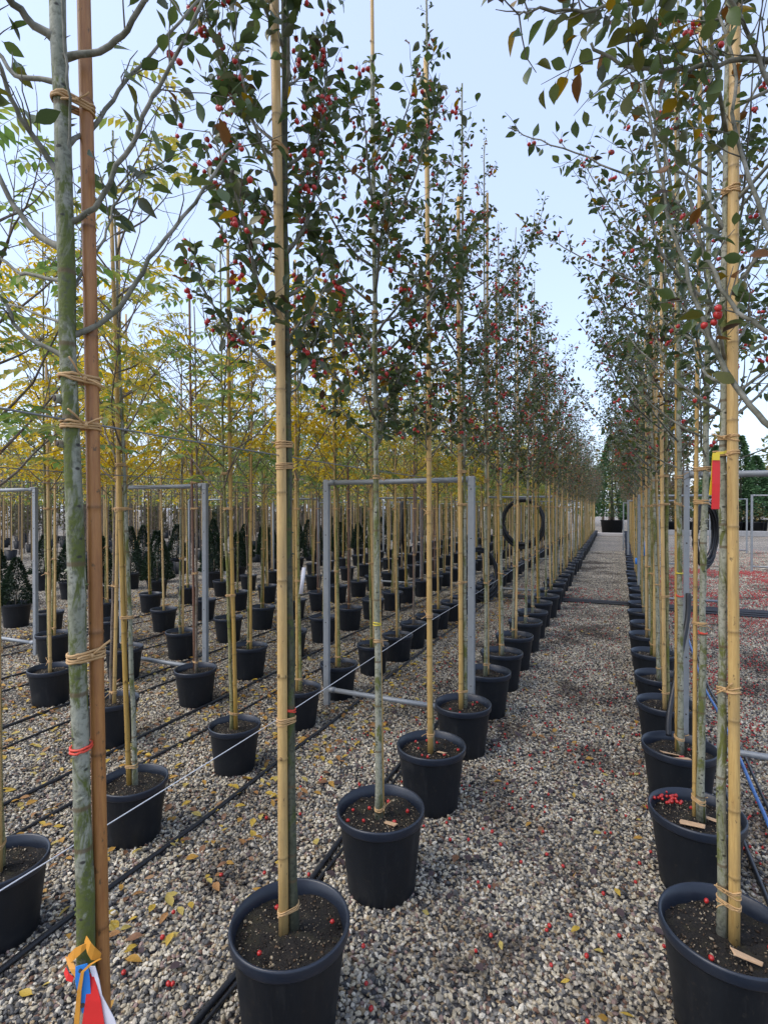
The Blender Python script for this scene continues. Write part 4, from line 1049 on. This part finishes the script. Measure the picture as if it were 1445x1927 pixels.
# red and yellow tag by the thick yellow stake
YT = YB1 - .05
root = empty('hanging_tag', P(1346, 900)); tag(root, 'long red tag with yellow back strip hanging beside the thick yellow stake', 'tag'); iv = Matrix.Translation(root.location).inverted()
mb = MB(); strip(mb, [P(1347, 866), P(1347, 910, -.002), P(1346, 958, .001)], .0245, RIGHT); child(mb, 'red_strip', M_RED)
mb = MB(); strip(mb, [P(1345, 856, .006), P(1341, 900, .008), P(1337, 932, .008)], [.018, .012, .011], RIGHT); strip(mb, [P(1347, 852, -.001), P(1347, 866, -.0022)], .022, RIGHT); strip(mb, [P(1347, 853, 0), P(1360, 852, .004), P(1366, 850, .03)], .008, Vector((0, 0, 1))); child(mb, 'yellow_strip', M_YELLOW)
def small_tag(x, y0, y1, Yd, m, w, label, dx=0):
    global YT; YT = Yd; mb = MB(); strip(mb, [P(x + dx, y0), P(x + dx * .5, (y0 + y1) / 2), P(x, y1)], w, RIGHT)
    tag(mb.build('plant_tag', m), label, 'tag')
small_tag(566, 1068, 1118, 3.88, M_WHITE, .028, 'curled white tag on a stake in front of the frame post', 6)
small_tag(1197, 1050, 1062, 8.6, M_BLUE, .035, 'blue tag fluttering on the yard-side row', 0)
small_tag(1213, 1018, 1046, 6.9, M_BLUE, .022, 'lower blue tag on a yard-side stake', 2)
small_tag(1246, 868, 900, 5.2, M_RED, .02, 'small red tag on a yard-side stake', 1)

# cut stubs and loose tie ends on the tagged tree
for (x, y, rr, nm) in ((125, 836, .0075, 'cut_stub'), (120, 752, .0085, 'cut_stub')):
    YT = Y0 - .012; c = P(x, y); d = (TOCAM * .8 - RIGHT * .5).normalized(); mb = MB()
    mb.tube([c - d * .01, c + d * .008, c + d * .015, c + d * .0165], [rr * 1.6, rr * 1.15, rr * 1.05, rr * .8], 12); mb.mi = 1
    mb.tube([c + d * .0160, c + d * .0172], rr * .78, 12, True, 1)
    o = mb.build(nm, [M_BARK, M_DARKHOLE]); o.parent = treeA0; bpy.context.view_layer.update(); o.matrix_parent_inverse = treeA0.matrix_world.inverted()

# ------------------------------------------------------------------ litter: fallen leaves, berries, chips
_v, _f = leaf_template(.19, .05, .05); _m = MB(); _m.add(_v.tolist(), _f); FALL_A = _m.mesh('fallen_leaf', M_FALL_ONE)
_v, _f = leaf_template(.25, .12, -.15); _m = MB(); _m.add(_v.tolist(), _f); FALL_B = _m.mesh('fallen_leaf', M_FALL_ONE)
_v, _f = leaf_template(.27, .1, .1); _m = MB(); _m.add(_v.tolist(), _f); FALL_D = _m.mesh('dead_leaf', M_BARKCHIP)
r = random.Random(5)
ALLPOTS = [(o.location.x, o.location.y) for o in list(COL.objects) if o.name.split('.')[0] in ('potted_tree', 'yew_cone')]
PG = {}
for (a, b_) in ALLPOTS: PG.setdefault((int(a // 1), int(b_ // 1)), []).append((a, b_))
def clear(x, y, d=.17):
    for i in (-1, 0, 1):
        for j in (-1, 0, 1):
            for (a, b_) in PG.get((int(x // 1) + i, int(y // 1) + j), ()):
                if (a - x) ** 2 + (b_ - y) ** 2 < d * d: return False
    return True
def scatter(n, umin, umax, vmin, vmax, ymax=30):
    k = 0
    while k < n:
        u, v = r.uniform(umin, umax), r.uniform(vmin, vmax); q = pixel((u, v, 0))
        if q[2] < ymax and -40 < q[0] < 1485 and q[1] < 1990 and q[2] > 1.3 and clear(u, v): k += 1; yield u, v
for (u, v) in scatter(230, -5.2, -1.35, 1.0, 5.5, 6):
    o = obj('fallen_leaf', r.choice((FALL_A, FALL_A, FALL_B)), None, (u, v, .022), (r.gauss(0, .25), r.gauss(0, .25), r.uniform(0, 6.28))); o.scale = (r.uniform(.045, .075),) * 3
    tag(o, 'yellow-brown fallen leaf on the gravel among the feather-leaved rows', 'leaf', 'fallen leaves among the rows')
for (u, v) in scatter(22, -.8, .2, 1.6, 5, 5):
    o = obj('fallen_leaf', r.choice((FALL_A, FALL_B)), None, (u, v, .022), (r.gauss(0, .3), r.gauss(0, .3), r.uniform(0, 6.28))); o.scale = (r.uniform(.03, .055),) * 3
    tag(o, 'yellow-brown fallen leaf on the gravel of the aisle', 'leaf', 'fallen leaves in the aisle')
for (u, v) in scatter(170, -1.7, .3, 1.3, 6, 6):
    o = obj('dead_leaf', FALL_D, None, (u, v, .022), (r.gauss(0, .3), r.gauss(0, .3), r.uniform(0, 6.28))); o.scale = (r.uniform(.035, .065),) * 3
    tag(o, 'dark purple-brown dead leaf lying on the gravel near the aisle pots', 'leaf', 'dark dead leaves by the aisle')
mb = MB()
for (u, v) in list(scatter(5600, -9, -1.6, 1.2, 11, 12)) + list(scatter(120, -.8, .2, 2, 9, 9)):
    c_ = r.choice([(.46, .31, .045), (.40, .22, .04), (.30, .15, .05), (.44, .34, .09), (.20, .10, .05)])
    put_leaf(mb, (u, v, .022), frame_of(Vector((r.gauss(0, 1), r.gauss(0, 1), r.gauss(0, .15))), Vector((r.gauss(0, .2), r.gauss(0, .2), 1)), 0, r), r.uniform(.035, .075), c_, False, 0)
tag(mb.build('leaf_litter', M_FALL), 'litter of small yellow leaves over the gravel between the rows', 'leaves', kind='stuff')
def drop_berry(u, v, lab, grp, z=.019):
    o = obj('fallen_berry', ONE_BERRY, None, (u, v, z + .003), (r.uniform(0, 3), r.uniform(0, 3), 0)); o.scale = (r.uniform(.0072, .0095),) * 3
    tag(o, lab, 'berry', grp)
for (u, v) in list(scatter(125, -1.75, .3, 1.3, 4.6, 4.4)): drop_berry(u, v, 'red berry fallen on the gravel of the aisle', 'berries fallen in the aisle')
for k in range(26):
    a, q = r.uniform(0, 6.28), r.gauss(0, .03); drop_berry(UB - .10 + q + .02 * math.cos(a), 2.735 + .09 + r.gauss(0, .028), 'red berry heaped on the soil of the pale-trunked yard-side tree', 'berries heaped in a pot', POT_H - .036 + r.uniform(0, .010))
for (pu, pv, n) in ((UA, VA0 + SPC * 3, 9), (UA, VA0 + SPC * 2, 8), (UA - .02, VA0 + SPC, 3), (UB, 2.015, 4), (UB, 3.43, 6), (UA, VA0 + SPC * 4, 8)):
    for k in range(n):
        a, q = r.uniform(0, 6.28), r.uniform(.07, .16); drop_berry(pu + q * math.cos(a), pv + q * math.sin(a), 'single red berry lying on the soil of a berry tree pot', 'berries on the pot soil', POT_H - .040)
mb = MB()
drift = []
for (u, v) in scatter(130, .62, 4.2, 3, 17, 18):
    for k in range(r.randrange(12, 60)): drift.append((u + r.gauss(0, .16), v + r.gauss(0, .22)))
drift = [q for q in drift if q[0] > .6]
for (u, v) in drift + list(scatter(1300, .62, 3.2, 2.2, 13, 16)) + list(scatter(900, -1.8, .2, 3, 12, 12)) + list(scatter(900, 2, 5.5, 12, 26, 26)):
    if u > .6 and r.random() < .5: u += r.gauss(0, .05)
    s = r.uniform(.0075, .0105) * (1.5 if v > 10 else 1)
    mb.add([(u + s * a, v + s * b_, .021 + s * c_) for a, b_, c_ in ((0, 0, 1.1), (1, 0, 0), (-.5, .87, 0), (-.5, -.87, 0), (0, 0, -1))], [(0, 1, 2), (0, 2, 3), (0, 3, 1), (4, 2, 1), (4, 3, 2), (4, 1, 3)])
tag(mb.build('berry_litter', M_BERRY), 'drift of small red berries over the gravel of the open yard', 'berries', kind='stuff')
def chip(u, v, z, L, w, rz, lab, m=None):
    mb = MB(); r2 = random.Random(int(u * 1e4)); n = 4
    for i in range(n): pass
    mb.box((0, 0, 0), (L, w, .006)); mb.v = [(a + r2.gauss(0, .004), b_ + r2.gauss(0, .003), c_ + r2.gauss(0, .001)) for a, b_, c_ in mb.v]
    o = tag(mb.build('wood_chip', m or M_WOOD, None, False), lab, 'wood chip'); o.location = (u, v, z); o.rotation_euler = (r2.gauss(0, .12), r2.gauss(0, .12), rz)
    bv = o.modifiers.new('bevel', 'BEVEL'); bv.width = .0015
SZ = POT_H - .036
chip(UB - .03, 2.735 - .075, SZ, .10, .026, TH - .55, 'long split wood chip before the pale trunk in the berry-heaped pot')
chip(UB + .05, 2.735 - .0, SZ, .085, .02, TH - .6, 'narrow wood chip beside the pale trunk in the berry-heaped pot')
chip(UB + .03, 2.015 - .085, SZ, .085, .022, TH - .35, 'wood chip at the foot of the thick yellow stake with red tag')
chip(UB - .05, 3.435 - .06, SZ, .10, .022, TH - .1, 'wood chip in the pot of the green-streaked tree')
chip(UB + .0, 3.435 - .11, SZ, .09, .020, TH - .1, 'front wood chip in the pot of the green-streaked tree')
chip(UA + .06, VA0 + SPC * 2 - .045, SZ, .055, .024, TH - .7, 'wood chip right by the pale trunk beside its yellow-banded stem')
chip(UA + .07, VA0 + SPC * 3 - .02, SZ, .06, .026, TH - .8, 'wood chip beside the stake in the pot with berries')
chip(UA - .075, VA0 + SPC + .05, SZ, .05, .012, TH + .9, 'pale wood sliver in the pot next to the tagged tree')
